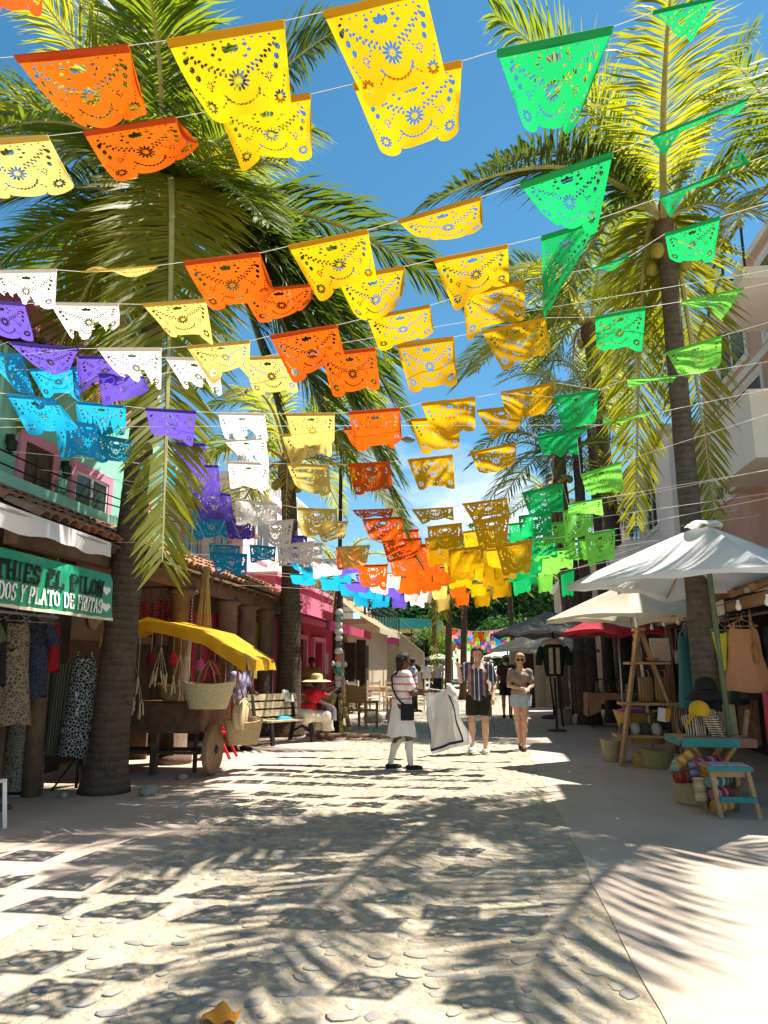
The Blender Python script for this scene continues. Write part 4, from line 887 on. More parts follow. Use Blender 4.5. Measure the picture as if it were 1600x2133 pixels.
# mannequin at the very left
mq = thing('dress_mannequin', 'grey dress form in patterned dress at the left edge of the shop', 'mannequin', (-5.5,8.62,0))
part('bust', MB().lathe((-5.5,8.62,1.3),[(.03,.46),(.055,.45),(.055,.34),(.16,.26),(.18,.1),(.15,-.15)],16), mat('grey_form', (.4,.4,.42), .7), mq, True)
part('dress', MB().lathe((-5.5,8.62,0),[(.17,1.46),(.19,1.3),(.15,1.08),(.19,.85),(.24,.1),(.235,.06)],24,fn=lambda a,z: 1+.05*math.sin(a*8)*(1.4-z)), M_grid, mq, True)
part('base', MB().lathe((-5.5,8.62,0),[(.2,0),(.2,.02),(.02,.04),(.02,.1)],16,cap=True), M_steel, mq)
gl = thing('dress_stand', 'tripod stand holding the long black printed dress', 'stand', (-5.02,9.0,0))
part('pole', MB().tube([(-5.02,9.0,.02),(-5.02,9.0,1.62)], .02, 8), M_iron, gl)
for k in range(3): part('leg', MB().tube([(-5.02,9.0,.42),(-5.02+.28*math.cos(k*2.1-.4),9.0+.28*math.sin(k*2.1-.4),.01)], .014, 6), M_iron, gl)
garment('long_dress', 'long black dress with white cracked print beside the thick palm trunk', 'dress', (-5.02,8.96,1.62), .20, 1.22, .12, M_leo, 'dress', None, 3, 1.25, .13)
garment('striped_dress', 'narrow dark thin-striped dress left of the black printed one', 'dress', (-5.38,9.05,1.55), .16, 1.15, .2, M_strd, 'dress', None, 4, 1.1, .1)
sp = thing('wooden_post', 'rough wooden post between the dress form and the striped dress', 'post', (-5.3,8.5,0)); part('shaft', MB().tube([(-5.3,8.5,0),(-5.31,8.5,1.2),(-5.29,8.5,3.2)], [.11,.10,.10], 10), M_beam, sp, True)
rail = single('clothes_rail', MB().tube([(-5.1,4.2,2.06),(-5.1,8.4,2.06)], .018, 8).tube([(-5.1,4.3,2.06),(-5.1,4.3,3.2)], .01, 6).tube([(-5.1,8.3,2.06),(-5.1,8.3,3.2)], .01, 6), M_steel, 'steel rail of hung garments behind the green banner', 'rail')
cols = [('red',(.24,.008,.014)),('dark blue',(.02,.025,.06)),('sand patterned',(.26,.19,.12)),('black',(.015,.015,.015)),('olive green',(.08,.10,.04)),('brown',(.13,.07,.04)),('maroon',(.18,.02,.04)),('grey',(.2,.2,.2)),('bottle green',(.02,.08,.04)),('ochre',(.30,.19,.05))]
for k, (cn_, cc) in enumerate(cols): garment('hung_garment', cn_+' garment hanging on the rail behind the green banner', 'garment', (-5.1,8.25-k*.33,1.98), .15+.03*(k % 3), .55+.14*((k*2) % 5), .25+.35*(k % 3), (vormat('hung_print_%d' % k, cc, tuple(x*.25 for x in cc), 16+6*k, .12) if k in (1,2,5,8) else mat('hung_'+cn_.replace(' ','_'), cc, .85, .25, 6)), ['dress','shirt','dress'][k % 3], 'garments behind the banner', 60+k, 1.0+.15*(k % 3), .12, M_steel)
plant('dark_plant', 'dark green leafy plant in the shade below the green banner', (-5.2,7.7,1.3), .7, .3, 16, M_leaf2, 5, None, (.12,.16), .16)
ps = single('plant_stand', MB().lathe((-5.2,7.7,0),[(.18,0),(.16,.03),(.04,.06),(.04,1.24),(.15,1.27),(.15,1.3)],14,cap=True), M_wood, 'slim dark stand under the shaded plant by the banner', 'stand')
wc = thing('plastic_chair', 'white plastic chair cut off at the left edge of the picture', 'chair', (-4.62,6.55,0))
part('backrest', MB().grid(8, 8, lambda u, v: (-4.95+.42*u, 6.42+.05*math.sin(PI*u), .44+.42*v-.06*(2*u-1)**2*v)), M_white2, wc, True)
part('seat', MB().box((-4.74,6.66,.43),(.42,.42,.03)), M_white2, wc, bevel=.01)
for dx in (-.19,.19):
    for dy in (-.19,.19): part('leg', MB().bar((-4.74+dx,6.66+dy,.43),(-4.74+dx*1.15,6.66+dy*1.15,0),.035), M_white2, wc)
# --- red bead strands under the eave
for k in range(7):
    x = -5.72+k*.165; y = 11.5+.04*(k % 2); z = 2.62-.02*(k % 3); t = thing('bead_strand', ['leftmost','second','third','fourth','fifth','sixth','rightmost'][k]+' of the red bead strands hung above the yellow cart', 'bead strand', (x,y,2.0), 0, 'red bead strands')
    for q in range(3):
        mb = MB()
        for i in range(11): mb.lathe((x-.05+.05*q, y+.015*(q % 2), z-.10-i*.052), [(0,-.026),(.024,-.013),(.027,0),(.024,.013),(0,.026)], 7)
        o = part('beads', mb, mat('red_bead', (.42,.012,.02), .3, .3, 9, spec=.5) if (k+q) % 4 else mat('dark_red_bead', (.12,.008,.012), .35, .3, 9), t, True); o['kind'] = 'stuff'
    part('hook', MB().tube([(x-.07,y,z-.08),(x,y,z),(x+.07,y,z-.08)], .005, 4, False).tube([(x,y,z),(x+.01,y,z+.13)], .004, 4, False), M_iron, t)
single('curtain_pole', MB().tube([(-6.4,11.52,2.75),(-4.7,11.52,2.75)], .015, 6), M_iron, 'thin pole carrying the red bead strands under the eave', 'pole')
mb = MB(); r = random.Random(4)
for i in range(60):
    a = r.uniform(0, 6.28); q = r.random()**.5; x0, y0 = -4.38+.05*q*math.cos(a), 11.3+.05*q*math.sin(a); x1, y1 = -4.38+.13*q*math.cos(a), 11.3+.13*q*math.sin(a)
    mb.tube([(x0,y0,3.05),(x0,y0,2.85),(x1,y1,2.05+r.uniform(-.08,.1))], [.006,.006,.003], 3, False)
o = single('straw_bundle', mb, M_dry, 'bundle of dry straw hanging from the eave above the cart', 'straw bundle')
for k in range(3):
    x = -4.6; y = 13.2+k*1.5
    garment('hung_textile', ['dark red','pink','golden yellow'][k]+' textile hanging between the arcade posts', 'textile', (-5.2,y+.35,2.5), .34, 1.3, 1.2, mat('textile_%d' % k, [(.30,.03,.05),(.55,.12,.20),(.50,.33,.05)][k], .9, .3, 12), 'cloth', 'textiles in the arcade', 70+k, 1.0, .03)
# --- vendor's cart
ct = thing('vendor_cart', 'dark wooden vendor cart with yellow tarp canopy hung with straw baskets', 'cart', (-4.5,10.7,0))
def can(u, v): # canopy section across the street: left eave, ridge, right slope, flap
    pr = [(-5.42,1.93),(-4.72,2.17),(-3.9,1.98),(-3.25,1.58)]; s = [0,.25,.58,1]
    for i in range(3):
        if u <= s[i+1]+1e-6: f = (u-s[i])/(s[i+1]-s[i]); x = pr[i][0]+(pr[i+1][0]-pr[i][0])*f; z = pr[i][1]+(pr[i+1][1]-pr[i][1])*f; break
    return Vector((x, 10.05+1.35*v, z-.03*math.sin(PI*v)*abs(math.sin(u*6))))
cp = part('canopy', MB().grid(36, 10, can), M_yelc, ct, True)
part('front_valance', MB().grid(60, 4, lambda u, v: can(u, 0)+Vector((.01*v*math.sin(u*23), -.01-.018*v*math.sin(u*27+1), -.19*v+.006*v*math.sin(u*19)))), M_yelc, cp, True)
part('side_valance', MB().grid(30, 4, lambda u, v: can(1, u)+Vector((.03*v+.02*v*math.sin(u*15), 0, -.15*v+.006*math.sin(u*17)*v))), M_yelc, cp, True)
bx_ = MB()
for k in range(4): bx_.bb(-5.2,-3.95,10.18,11.3,.62+.09*k,.70+.09*k)
part('bed', bx_, M_wood, ct); part('apron', MB().bb(-5.22,-3.92,10.12,10.16,.58,.98), M_wood, ct)
part('end_panel', MB().bb(-3.93,-3.88,10.18,11.3,.60,1.02), mat('cart_plank', (.22,.11,.06), .7, .25, 9, .2), ct)
for (x, y) in ((-5.15,10.2),(-4.0,10.2),(-5.15,11.25),(-4.0,11.25)): part('post', MB().bar((x,y,.6),(x,y,2.0 if x < -4.5 else 1.92),.06), M_wood, ct)
for x, nm in ((-3.82,'right'),(-5.3,'left')):
    wl = part('wheel', MB().lathe((x-.04,10.42,.34),[(0,0),(.32,0),(.34,.015),(.34,.075),(.32,.09),(0,.09)],36,'X'), mat('wheel_wood', (.26,.16,.10), .75, .2, 8, .3), ct)
    part('hub', MB().lathe((x+.05,10.42,.34),[(.05,0),(.05,.03),(0,.035)],8,'X').bb(x+.05,x+.062,10.36,10.48,.325,.355).bb(x+.0501,x+.0619,10.405,10.435,.28,.40), M_iron, wl)
part('axle', MB().bar((-5.3,10.42,.34),(-3.8,10.42,.34),.05), M_iron, ct)
for (x, y) in ((-4.62,10.3),(-4.08,10.45)): part('leg', MB().bar((x,y,.6),(x,y,.02),.09 if x < -4.3 else .05), M_wood, ct)
part('stretcher', MB().bar((-5.2,10.32,.30),(-3.95,10.32,.30),.04), M_wood, ct)
def basket(name, label, c, rw, rb, h, m, group=None, sq=.55, hd=0., handles=True, tilt=0., band=None):
    """oval tote basket: flared wall with woven rings, two strap handles"""
    c = Vector(c); t = thing(name, label, 'basket', c, 0, group); rings = []; N_ = 32; ca, sa = math.cos(hd), math.sin(hd)
    def P(rad, a, z, o=0): 
        x = rad*math.cos(a); y = rad*sq*math.sin(a); zz = z-tilt*x*.4
        return c+Vector((x*ca-y*sa, x*sa+y*ca, zz))
    K = max(8, int(h/.018))
    for i in range(K+1):
        f = i/K; rad = rb+(rw-rb)*f**.85; rings.append([P(rad*(1+(.012 if i % 2 else 0)), 2*PI*k/N_, h*f+.02*math.cos(4*PI*k/N_)*f) for k in range(N_)])
    for i in (K, K//2, 1): f = i/K; rad = (rb+(rw-rb)*f**.85)-.012; rings.append([P(rad, 2*PI*k/N_, h*f+.02*math.cos(4*PI*k/N_)*f) for k in range(N_)])
    part('body', MB().loft(rings, True, True), m, t, True)
    part('rim', MB().tube([P(rw, 2*PI*k/N_, h+.02*math.cos(4*PI*k/N_)) for k in range(N_+1)], .012, 6, False), m, t, True)
    if handles:
        for s in (-1, 1):
            part('handle', MB().tube([P(rw*.95, PI/2*s-.42, h*.85), P(rw*.8, PI/2*s-.3, h+.16), P(rw*.35, PI/2*s, h+.30), P(rw*.8, PI/2*s+.3, h+.16), P(rw*.95, PI/2*s+.42, h*.85)], .011, 6), mat('leather', (.30,.16,.08), .6), t, True)
    return t
basket('straw_tote', 'large straw tote basket hanging at the front corner of the cart', (-3.73,9.93,.92), .36, .25, .34, M_straw2, 'straw baskets on the cart', .5, .1)
basket('straw_tote', 'pair of straw totes below the round basket at the cart end, outer one', (-3.42,10.55,.40), .27, .20, .32, M_straw, 'straw baskets on the cart', .5, .5)
basket('straw_tote', 'straw tote half hidden behind the lowest basket at the cart end', (-3.55,10.85,.42), .26, .20, .32, M_straw, 'straw baskets on the cart', .5, .5)
basket('straw_tote', 'dark straw basket standing inside the cart under the canopy', (-4.45,10.5,1.0), .26, .18, .22, M_straw, 'straw baskets on the cart', .7, 0, False)
basket('straw_tote', 'small shaded straw basket inside the cart behind the big tote', (-4.1,10.75,1.0), .2, .14, .18, M_straw, 'straw baskets on the cart', .8, 0, False)
rd = thing('round_bag', 'round flat straw bag with long strap at the cart end', 'bag', (-3.45,10.45,.62))
part('body', MB().lathe((-3.50,10.45,.82),[(0,0),(.19,0),(.215,.02),(.215,.11),(.19,.13),(0,.13)],30,'X'), M_straw2, rd, True)
part('rim', MB().tube([(-3.385,10.45+.216*math.cos(a),.82+.216*math.sin(a)) for a in [2*PI*k/30 for k in range(31)]], .013, 6, False), M_straw, rd, True)
part('strap', MB().tube([(-3.43,10.27,.94),(-3.5,10.40,1.3),(-3.5,10.42,1.55),(-3.5,10.47,1.3),(-3.43,10.62,.94)], .01, 5), mat('leather', (.3,.16,.08)), rd)
r = random.Random(8)
for k, (x, y, z) in enumerate(((-4.92,10.06,1.30),(-4.84,10.10,1.02),(-4.52,10.10,1.42),(-4.22,10.08,1.32),(-4.12,10.12,1.24))):
    t = thing('stick_bundle', ['upper left','lower left','middle','right','rearmost right'][k]+' bundle of pale reed sticks hanging from the cart canopy', 'stick bundle', (x,y,z-.1), 0, 'reed stick bundles on the cart')
    s = MB(); st = MB()
    for i in range(9):
        a = r.uniform(0, 6.28); q = Vector((x+.10*math.cos(a), y+.06*math.sin(a), z+r.uniform(-.05,.05))); d = Vector((r.uniform(-.05,.05), r.uniform(-.04,.04), -r.uniform(.17,.24)))
        s.tube([q, q+d], .013, 6); st.tube([q, (x, y, z+.34)], .003, 3, False)
    st.tube([(x,y,z+.34),(x,y,1.95)], .004, 3, False)
    o = part('sticks', s, mat('reed', (.66,.55,.34), .7, .15, 9), t, True); o['kind'] = 'stuff'
    o = part('cords', st, M_rope, t); o['kind'] = 'stuff'
fc = thing('folding_chair', 'red folding chair standing behind the cart', 'chair', (-4.35,12.0,0))
part('frame', MB().bar((-4.6,12,.02),(-4.2,12.05,.62),.035).bar((-4.1,12,.02),(-4.45,12.05,.62),.035).bar((-4.6,12.35,.02),(-4.2,12.35,.62),.035).bar((-4.1,12.35,.02),(-4.45,12.35,.62),.035), mat('red_paint', (.50,.02,.02), .4), fc)
part('seat', MB().box((-4.35,12.18,.42),(.4,.36,.03)), mat('red_paint', (.5,.02,.02)), fc)
for (x, y, s, k) in ((-4.05,9.95,.07,0),(-3.98,8.75,.10,1),(-4.05,9.05,.07,2),(-4.86,8.45,.06,3)):
    mb = MB(); mb.lathe((x,y,0),[(.6*s,0),(s,.4*s),(s*.8,.9*s),(0,1.2*s)],10,fn=lambda a,z: 1+.2*math.sin(2*a+k))
    single('loose_stone', mb, M_st[0], ['grey stone chocking the cart wheel','big grey stone right of the thick palm trunk','smaller grey stone behind the palm trunk','pale stone by the dress stand'][k], 'stone', None, True)
# --- bench
bh = thing('park_bench', 'wooden slatted park bench with dark iron legs and cloth over its back', 'bench', (-3.95,14.75,0), -.62)
def L(x, y, z): return (x, y, z)
for i in range(3): part('back_slat', MB().box((-.62*.0-.36-.03*i, 0, .56+.155*i),(.035,1.25,.12),0,('Y',-.2)), mat('bench_slat', (.55,.45,.28), .75, .3, 9, .3), bh, local=True)
for i in range(4): part('seat_slat', MB().box((-.24+.14*i, 0, .44),(.115,1.25,.035)), mat('bench_slat', (.55,.45,.28)), bh, local=True)
for s in (-1, 1):
    y = s*.5
    part('leg', MB().bar((-.30,y,.43),(-.42,y,0),.07,.06).bar((.20,y,.43),(.28,y,0),.07,.06).bar((-.32,y,.41),(.22,y,.41),.06).bar((-.30,y,.42),(-.46,y,1.0),.06,.05).tube([(-.3,y,.2),(-.05,y,.3),(.2,y,.2)], .025, 6), M_iron, bh, local=True)
single('draped_cloth', MB().grid(10, 16, lambda u, v: Vector((-3.95,14.75,0))+Matrix.Rotation(-.62,3,'Z')@Vector((-.47+.10*(abs(v-.45)*2)*(1 if v > .45 else -.35)+.02*math.sin(u*9), .30+.24*u, 1.0-.42*max(0, v-.45)-.35*max(0, .45-v)+.01*math.sin(u*7)))), mat('white_cloth', (.78,.77,.76), .85, .05, 5), 'white cloth draped over the end of the bench back', 'cloth', None, True)
mb = MB(); bl_ = Matrix.Rotation(-.62,3,'Z')@Vector((.0,-.05,.462))+Vector((-3.95,14.75,0))
mb.lathe(bl_, [(.16,0),(.15,.02),(.10,.05),(.05,.045),(0,.05)], 14, fn=lambda a, z: 1+.3*math.sin(3*a+1))
single('blue_cloth', mb, mat('bright_blue_cloth', (.03,.30,.62), .8), 'crumpled bright blue cloth lying on the bench seat', 'cloth', None, True)
# --- decorated lamp post with rainsticks
lp = thing('lamp_post', 'black street lamp post wrapped with white and coloured knitting', 'lamp post', (-3.36,17.2,0))
part('base', MB().lathe((-3.36,17.2,0),[(.16,0),(.16,.12),(.11,.2),(.09,.75),(.07,.9),(.055,.95)],12,cap=True), M_iron, lp)
part('pole', MB().tube([(-3.36,17.2,.9),(-3.36,17.2,6.3)], [.055,.045], 10), M_iron, lp)
part('arm', MB().tube([(-3.36,17.2,6.2),(-3.1,17.0,6.55),(-2.3,16.6,6.7),(-1.75,16.4,6.65)], .035, 8).lathe((-1.6,16.3,6.58),[(.05,.1),(.14,.05),(.15,0),(.1,-.03),(0,-.04)],12), M_steel, lp)
wr = [(.80,.78,.74),(.62,.60,.55),(.20,.42,.36),(.70,.68,.62),(.55,.22,.10),(.75,.73,.7),(.15,.13,.12),(.78,.76,.72)]
for k in range(12): z = 1.0+k*.15; part('knitted_band', MB().lathe((-3.36,17.2,z),[(.06,0),(.078+.012*(k % 3),.03),(.08,.11),(.06,.145)],12,fn=lambda a, zz: 1+.08*math.sin(a*5+k)), mat('knit_%d' % (k % 8), wr[k % 8], .95, .3, 30, .5, 80), lp, True)
r = random.Random(3)
for k, (x, y, tx, ty) in enumerate(((-3.48,16.35,-3.40,17.05),(-3.15,16.55,-3.30,17.1),(-2.98,16.75,-3.26,17.15),(-3.72,16.9,-3.44,17.18))):
    rs = thing('rainstick', ['banded brown','tall mottled','yellow bamboo','short dark'][k]+' rainstick leaning against the lamp post', 'rainstick', (x,y,0), 0, 'rainsticks round the lamp post'); d = Vector((tx,ty,.85))-Vector((x,y,0))
    for i in range(6): part('band', MB().tube([Vector((x,y,.0))+d*(i/6.), Vector((x,y,0))+d*((i+.97)/6.)], .05, 10), mat('stick_%d' % ((i+k) % 3), [(.30,.14,.06),(.50,.33,.12),(.42,.36,.10)][(i+k) % 3], .7, .3, 12), rs, True)
single('ground_cloth', MB().grid(14, 10, lambda u, v: (-4.0+1.75*u, 15.55+1.35*v, .012+.012*nz((u*5, v*5, 1)))), mat('woven_rug', (.45,.36,.28), .95, .3, 5, .3, stripes=('X', 3.2, [(.40,.30,.22),(.62,.55,.46),(.30,.08,.06)], [0,.5,.8])), 'striped cloth spread on the ground at the foot of the lamp post', 'rug')
for k in range(7):
    a, b = (-3.75+.22*k, 15.7+.12*(k % 4)), (-3.3+.22*k, 15.8+.15*(k % 3)); t = single('craft_stick', MB().tube([(a[0],a[1],.06),(b[0],b[1],.06)], .035, 8), mat('craft_%d' % (k % 3), [(.10,.04,.03),(.35,.16,.07),(.55,.40,.2)][k % 3], .7, .5, 20, col2=(.5,.4,.3)), ['darkest','short tan','speckled','striped brown','long pale','thin brown','rightmost'][k]+' craft stick lying on the vendor cloth', 'craft stick', 'craft sticks on the ground', True)
cr_ = thing('craft_display', 'cluster of small hanging crafts tied round the lamp post', 'craft display', (-3.3,17.0,.95))
for k in range(14):
    a = r.uniform(0, 6.28); x, y, z = -3.34+.16*math.cos(a), 17.1+.14*math.sin(a), r.uniform(.95,1.55)
    part('trinket', MB().lathe((x,y,z),[(0,0),(.035,.02),(.05,.06),(.02,.11),(0,.13)],7), mat('trinket_%d' % (k % 5), [(.03,.03,.03),(.10,.30,.24),(.5,.05,.05),(.6,.58,.5),(.25,.12,.06)][k % 5], .7), cr_, True)
# --- cafe tables and chairs
def table_at(label, x, y, w, d, h, m, rz=0.):
    t = thing('cafe_table', label, 'table', (x,y,0), rz, 'cafe tables')
    part('table_top', MB().box((0,0,h-.02),(w,d,.04)), m, t, local=True, bevel=.005)
    for i in (-1, 1):
        for j in (-1, 1): part('leg', MB().bar((i*(w/2-.05),j*(d/2-.05),h-.04),(i*(w/2-.05),j*(d/2-.05),0),.06), m, t, local=True)
    part('rail', MB().box((0,-(d/2-.05),h-.10),(w-.16,.03,.10)).box((0,d/2-.05,h-.10),(w-.16,.03,.10)), m, t, local=True); return t
table_at('brown wooden table right behind the seated hat seller', -4.1,18.6,1.15,.75,.78,M_timber,.05)
table_at('brown cafe table nearest the beige cafe', -4.35,24.6,.9,.8,.78,M_timber)
table_at('brown cafe table in the middle of the cafe seating', -3.6,25.6,.8,.8,.78,M_timber)
table_at('brown cafe table behind the striped-shirt seller', -2.8,26.2,.9,.8,.78,M_timber)
ch = thing('ladderback_chair', 'x', 'chair', (0,0,0))
M_chw = mat('white_chair_paint', (.74,.68,.56), .6, .08, 8)
for s in (-1, 1):
    part('back_post', MB().bar((s*.2,-.2,0),(s*.2,-.24,1.02),.045), M_chw, ch, local=True); part('leg', MB().bar((s*.2,.2,0),(s*.2,.2,.44),.045), M_chw, ch, local=True)
for z in (.58,.74,.92): part('back_slat', MB().box((0,-.228,z),(.36,.02,.08)), M_chw, ch, local=True)
part('seat', MB().box((0,0,.45),(.44,.44,.03)), M_chw, ch, local=True)
for s in (-1, 1): part('stretcher', MB().bar((s*.2,-.2,.22),(s*.2,.2,.22),.03), M_chw, ch, local=True)
spots_ = [(-4.55,23.75,.1,'white ladderback chair at the left end of the cafe seating'),(-4.1,23.9,-.3,'white ladderback chair second from left at the cafe'),(-3.65,24.75,.15,'white ladderback chair in front of the middle cafe table'),(-2.72,25.35,-.1,'tall white chair just left of the striped-shirt seller'),(-3.15,25.3,.3,'white chair left of the tall one by the seller'),(-2.2,26.0,1.3,'white chair half hidden by the striped-shirt seller'),(-4.7,25.6,2.9,'white chair behind the leftmost cafe table')]
for k, (x, y, rz, lab) in enumerate(spots_):
    o = ch if k == 0 else copy_tree(ch); o.location = (x,y,0); o.rotation_euler = (0,0,rz); tag(o, lab, 'chair', 'white cafe chairs')
oc = thing('wooden_armchair', 'brown wooden armchair beside the lamp post', 'chair', (-3.0,18.5,0), -.4)
for s in (-1, 1): part('leg', MB().bar((s*.26,-.25,0),(s*.26,-.32,1.05),.05).bar((s*.26,.25,0),(s*.26,.25,.62),.05).bar((s*.26,-.28,.62),(s*.26,.28,.62),.06), M_timber, oc, local=True)
part('seat', MB().box((0,0,.42),(.52,.5,.04)), M_timber, oc, local=True); part('backrest', MB().box((0,-.29,.8),(.48,.025,.4),0,('X',.1)), M_timber, oc, local=True)
for k, (x, y, s) in enumerate(((-3.0,20.2,.24),(-2.35,20.6,.34))):
    mb = MB(); mb.lathe((x,y,0),[(.8*s,0),(s,.3*s),(.9*s,.8*s),(.5*s,1.15*s),(0,1.25*s)],14,fn=lambda a,z: 1+.12*math.sin(2*a+z*9)+.06*math.sin(5*a))
    single('boulder', mb, M_st[3], ['smaller round boulder behind the lamp post','larger tan boulder right of the lamp post'][k], 'boulder', None, True)
# ================================================================ things on the right side
def umbrella(label, c, half, zp, ze, n, rot, m, pole_to, pr=.022, pm=None, vent=True, cat='umbrella', sag=.08):
    """market umbrella: n-sided canopy with fabric hollowed between the ribs, vent cap, ribs and pole"""
    c = Vector(c); t = thing('market_umbrella', label, cat, (pole_to[0], pole_to[1], pole_to[2] if len(pole_to) > 2 else 0), 0, 'market umbrellas')
    def S(r, a):
        k = 2*PI/n; f = ((a-rot) % k)/k; mid = math.sin(PI*f)
        rr = r*(math.cos(PI/n)/math.cos(abs(f-.5)*k) if n < 7 else 1)*(1-.035*mid*r) if True else r
        if n < 7: rr = r*math.cos(PI/n)/math.cos((f-.5)*k)*(1-.05*mid*r*r)
        return Vector((c.x+half*rr*math.cos(a), c.y+half*rr*math.sin(a), zp-(zp-ze)*(r**1.08)-sag*mid*math.sin(PI*min(1, r))*.9+.05*mid*r**4))
    A = n*10; R = 10; rings = [[S(.06+(1-.06)*i/R, rot+2*PI*k/A) for k in range(A)] for i in range(R+1)]
    part('canopy', MB().loft(rings, True, False), m, t, True)
    part('hem', MB().loft([rings[-1], [p+Vector((0,0,-.07-.02*math.sin(q*1.3)))+(p-c)*.004 for q, p in enumerate(rings[-1])]], True, False), m, t, True)
    if vent: part('vent_cap', MB().loft([[Vector((c.x+half*rr*math.cos(rot+2*PI*k/40), c.y+half*rr*math.sin(rot+2*PI*k/40), zp+zz+.035*abs(math.sin(n*PI*k/40))*(rr > .1))) for k in range(40)] for rr, zz in ((.13,-.035),(.105,.0),(.06,.035),(.01,.05))], True, False), m, t, True)
    rb_ = MB()
    for k in range(n): rb_.tube([S(.02, rot+2*PI*k/n)-Vector((0,0,.02)), S(.5, rot+2*PI*k/n)-Vector((0,0,.025)), S(.99, rot+2*PI*k/n)-Vector((0,0,.02))], .011, 5)
    for k in range(n if n > 4 else 0): rb_.tube([S(.5, rot+2*PI*k/n)-Vector((0,0,.03)), Vector((c.x,c.y,ze-.02)).lerp(Vector((c.x,c.y,zp)),.5)], .009, 5)
    part('ribs', rb_, M_timber, t)
    b = Vector(pole_to) if len(pole_to) > 2 else Vector((pole_to[0], pole_to[1], 0)); part('pole', MB().tube([b, (c.x,c.y,zp)], pr, 10), pm or M_steel, t, True)
    return t
M_gpole = mat('green_painted_pole', (.10,.14,.08), .6, .2, 8)
umbrella('large pale grey-white market umbrella at the right edge', (2.6,9.0,0), 1.62, 3.12, 2.42, 4, PI+.06, M_canvas, (2.78,9.25), .03, M_gpole)
umbrella('cream market umbrella on a white leaning pole behind the large white one', (2.35,12.2,0), 1.35, 2.80, 2.22, 4, PI-.15, M_creamc, (2.62,12.75), .026, M_white2)
umbrella('red canvas umbrella half hidden under the cream one', (2.62,15.2,0), 1.15, 2.62, 2.12, 6, .3, M_redc, (2.62,15.2), .022, None, False)
umbrella('broad dark grey umbrella over the clothes stand', (1.62,18.6,0), 1.5, 2.80, 2.22, 8, .2, M_greyc, (1.9,19.6), .025, M_iron, False)
umbrella('pale cream umbrella under and behind the dark grey one', (1.7,21.6,0), 1.6, 2.55, 1.92, 4, PI+.25, M_creamc, (1.95,22.4), .025, M_iron, False)
umbrella('small white parasol far down the street right of the man', (1.05,42,0), 1.2, 2.35, 1.95, 6, 0, M_canvas, (1.05,42), .02, None, False)
umbrella('small blue parasol far down the street', (1.9,40,0), 1.0, 2.3, 1.95, 6, .4, mat('blue_canvas', (.05,.17,.30), .8, trans=.2), (1.9,40), .02, None, False)
umbrella('small pale green parasol by the far leafy plant', (-2.4,40,0), 1.1, 2.1, 1.8, 6, .2, mat('pale_green_canvas', (.50,.58,.40), .8, trans=.3), (-2.4,40), .02, None, False)
# --- A-frame display ladder with shelves
ld = thing('display_ladder', 'wooden A-frame display ladder with shelves of crafts', 'ladder', (2.4,12.4,0))
T1, T2 = Vector((2.42,12.3,2.06)), Vector((2.50,12.42,2.06))
for (a, b) in (((2.0,12.1,0),T1),((2.12,12.55,0),T1+Vector((.02,.2,0))),((3.05,12.15,0),T2),((3.1,12.6,0),T2+Vector((.02,.2,0)))): part('rail', MB().bar(a, b, .075, .045), M_timber, ld)
part('top_block', MB().box((2.46,12.46,2.06),(.16,.3,.05)), M_timber, ld)
for z, x0, x1 in ((1.53,2.22,2.85),(.91,2.08,3.02),(.43,1.98,3.1)): part('shelf', MB().bb(x0,x1,12.15,12.62,z-.018,z+.018), M_timber, ld)
crafts = [('carved_figure',(2.42,12.35,1.55),'tall tan carved figure on the top shelf of the ladder'),('picture_card',(2.75,12.32,1.55),'framed bead picture leaning on the top shelf of the ladder'),('folded_bag',(2.55,12.35,.93),'brown striped bag on the middle shelf of the ladder'),('folded_bag',(2.78,12.4,.93),'darker brown bag right on the middle shelf of the ladder')]
single('carved_figure', MB().lathe((2.40,12.36,1.55),[(.06,0),(.07,.05),(.05,.18),(.07,.28),(.04,.36),(.055,.42),(0,.48)],10), mat('carved_wood', (.40,.30,.18), .7), crafts[0][2], 'figure', None, True)
t = thing('bead_picture', crafts[1][2], 'picture', (2.75,12.32,1.55)); part('frame', MB().box((2.75,12.36,1.74),(.30,.02,.36),0,('X',-.15)), mat('card_grey', (.5,.48,.44), .6), t); part('picture', MB().box((2.75,12.345,1.74),(.25,.012,.30),0,('X',-.15)), mat('bead_art', (.42,.24,.14), .6, .6, 30, col2=(.55,.50,.42)), t)
t = thing('carved_bowl', 'small orange bowl on the top shelf of the ladder', 'bowl', (2.6,12.3,1.55)); part('bowl', MB().lathe((2.60,12.3,1.55),[(.03,0),(.08,.03),(.10,.06),(.09,.06),(.07,.035),(0,.02)],14), mat('orange_clay', (.5,.22,.10), .6), t, True)
for k in range(2): 
    x = 2.5+.25*k; t = thing('woven_bag', crafts[2+k][2], 'bag', (x,12.38,.93)); part('body', MB().loft([[Vector((x+w*math.cos(a), 12.38+.05*math.sin(a), z)) for a in [2*PI*q/20 for q in range(20)]] for w, z in ((.09,.93),(.12,1.0),(.115,1.3),(.10,1.32))], True, True), mat('brown_weave_%d' % k, [(.22,.13,.07),(.14,.09,.05)][k], .9, .3, 20, .4, stripes=('X', 22, [(.22,.12,.06),(.33,.20,.10)], [0,.5])), t, True)
    part('handle', MB().tube([(x-.06,12.38,1.31),(x-.04,12.36,1.42),(x+.04,12.36,1.42),(x+.06,12.38,1.31)], .008, 5), M_rope, t)
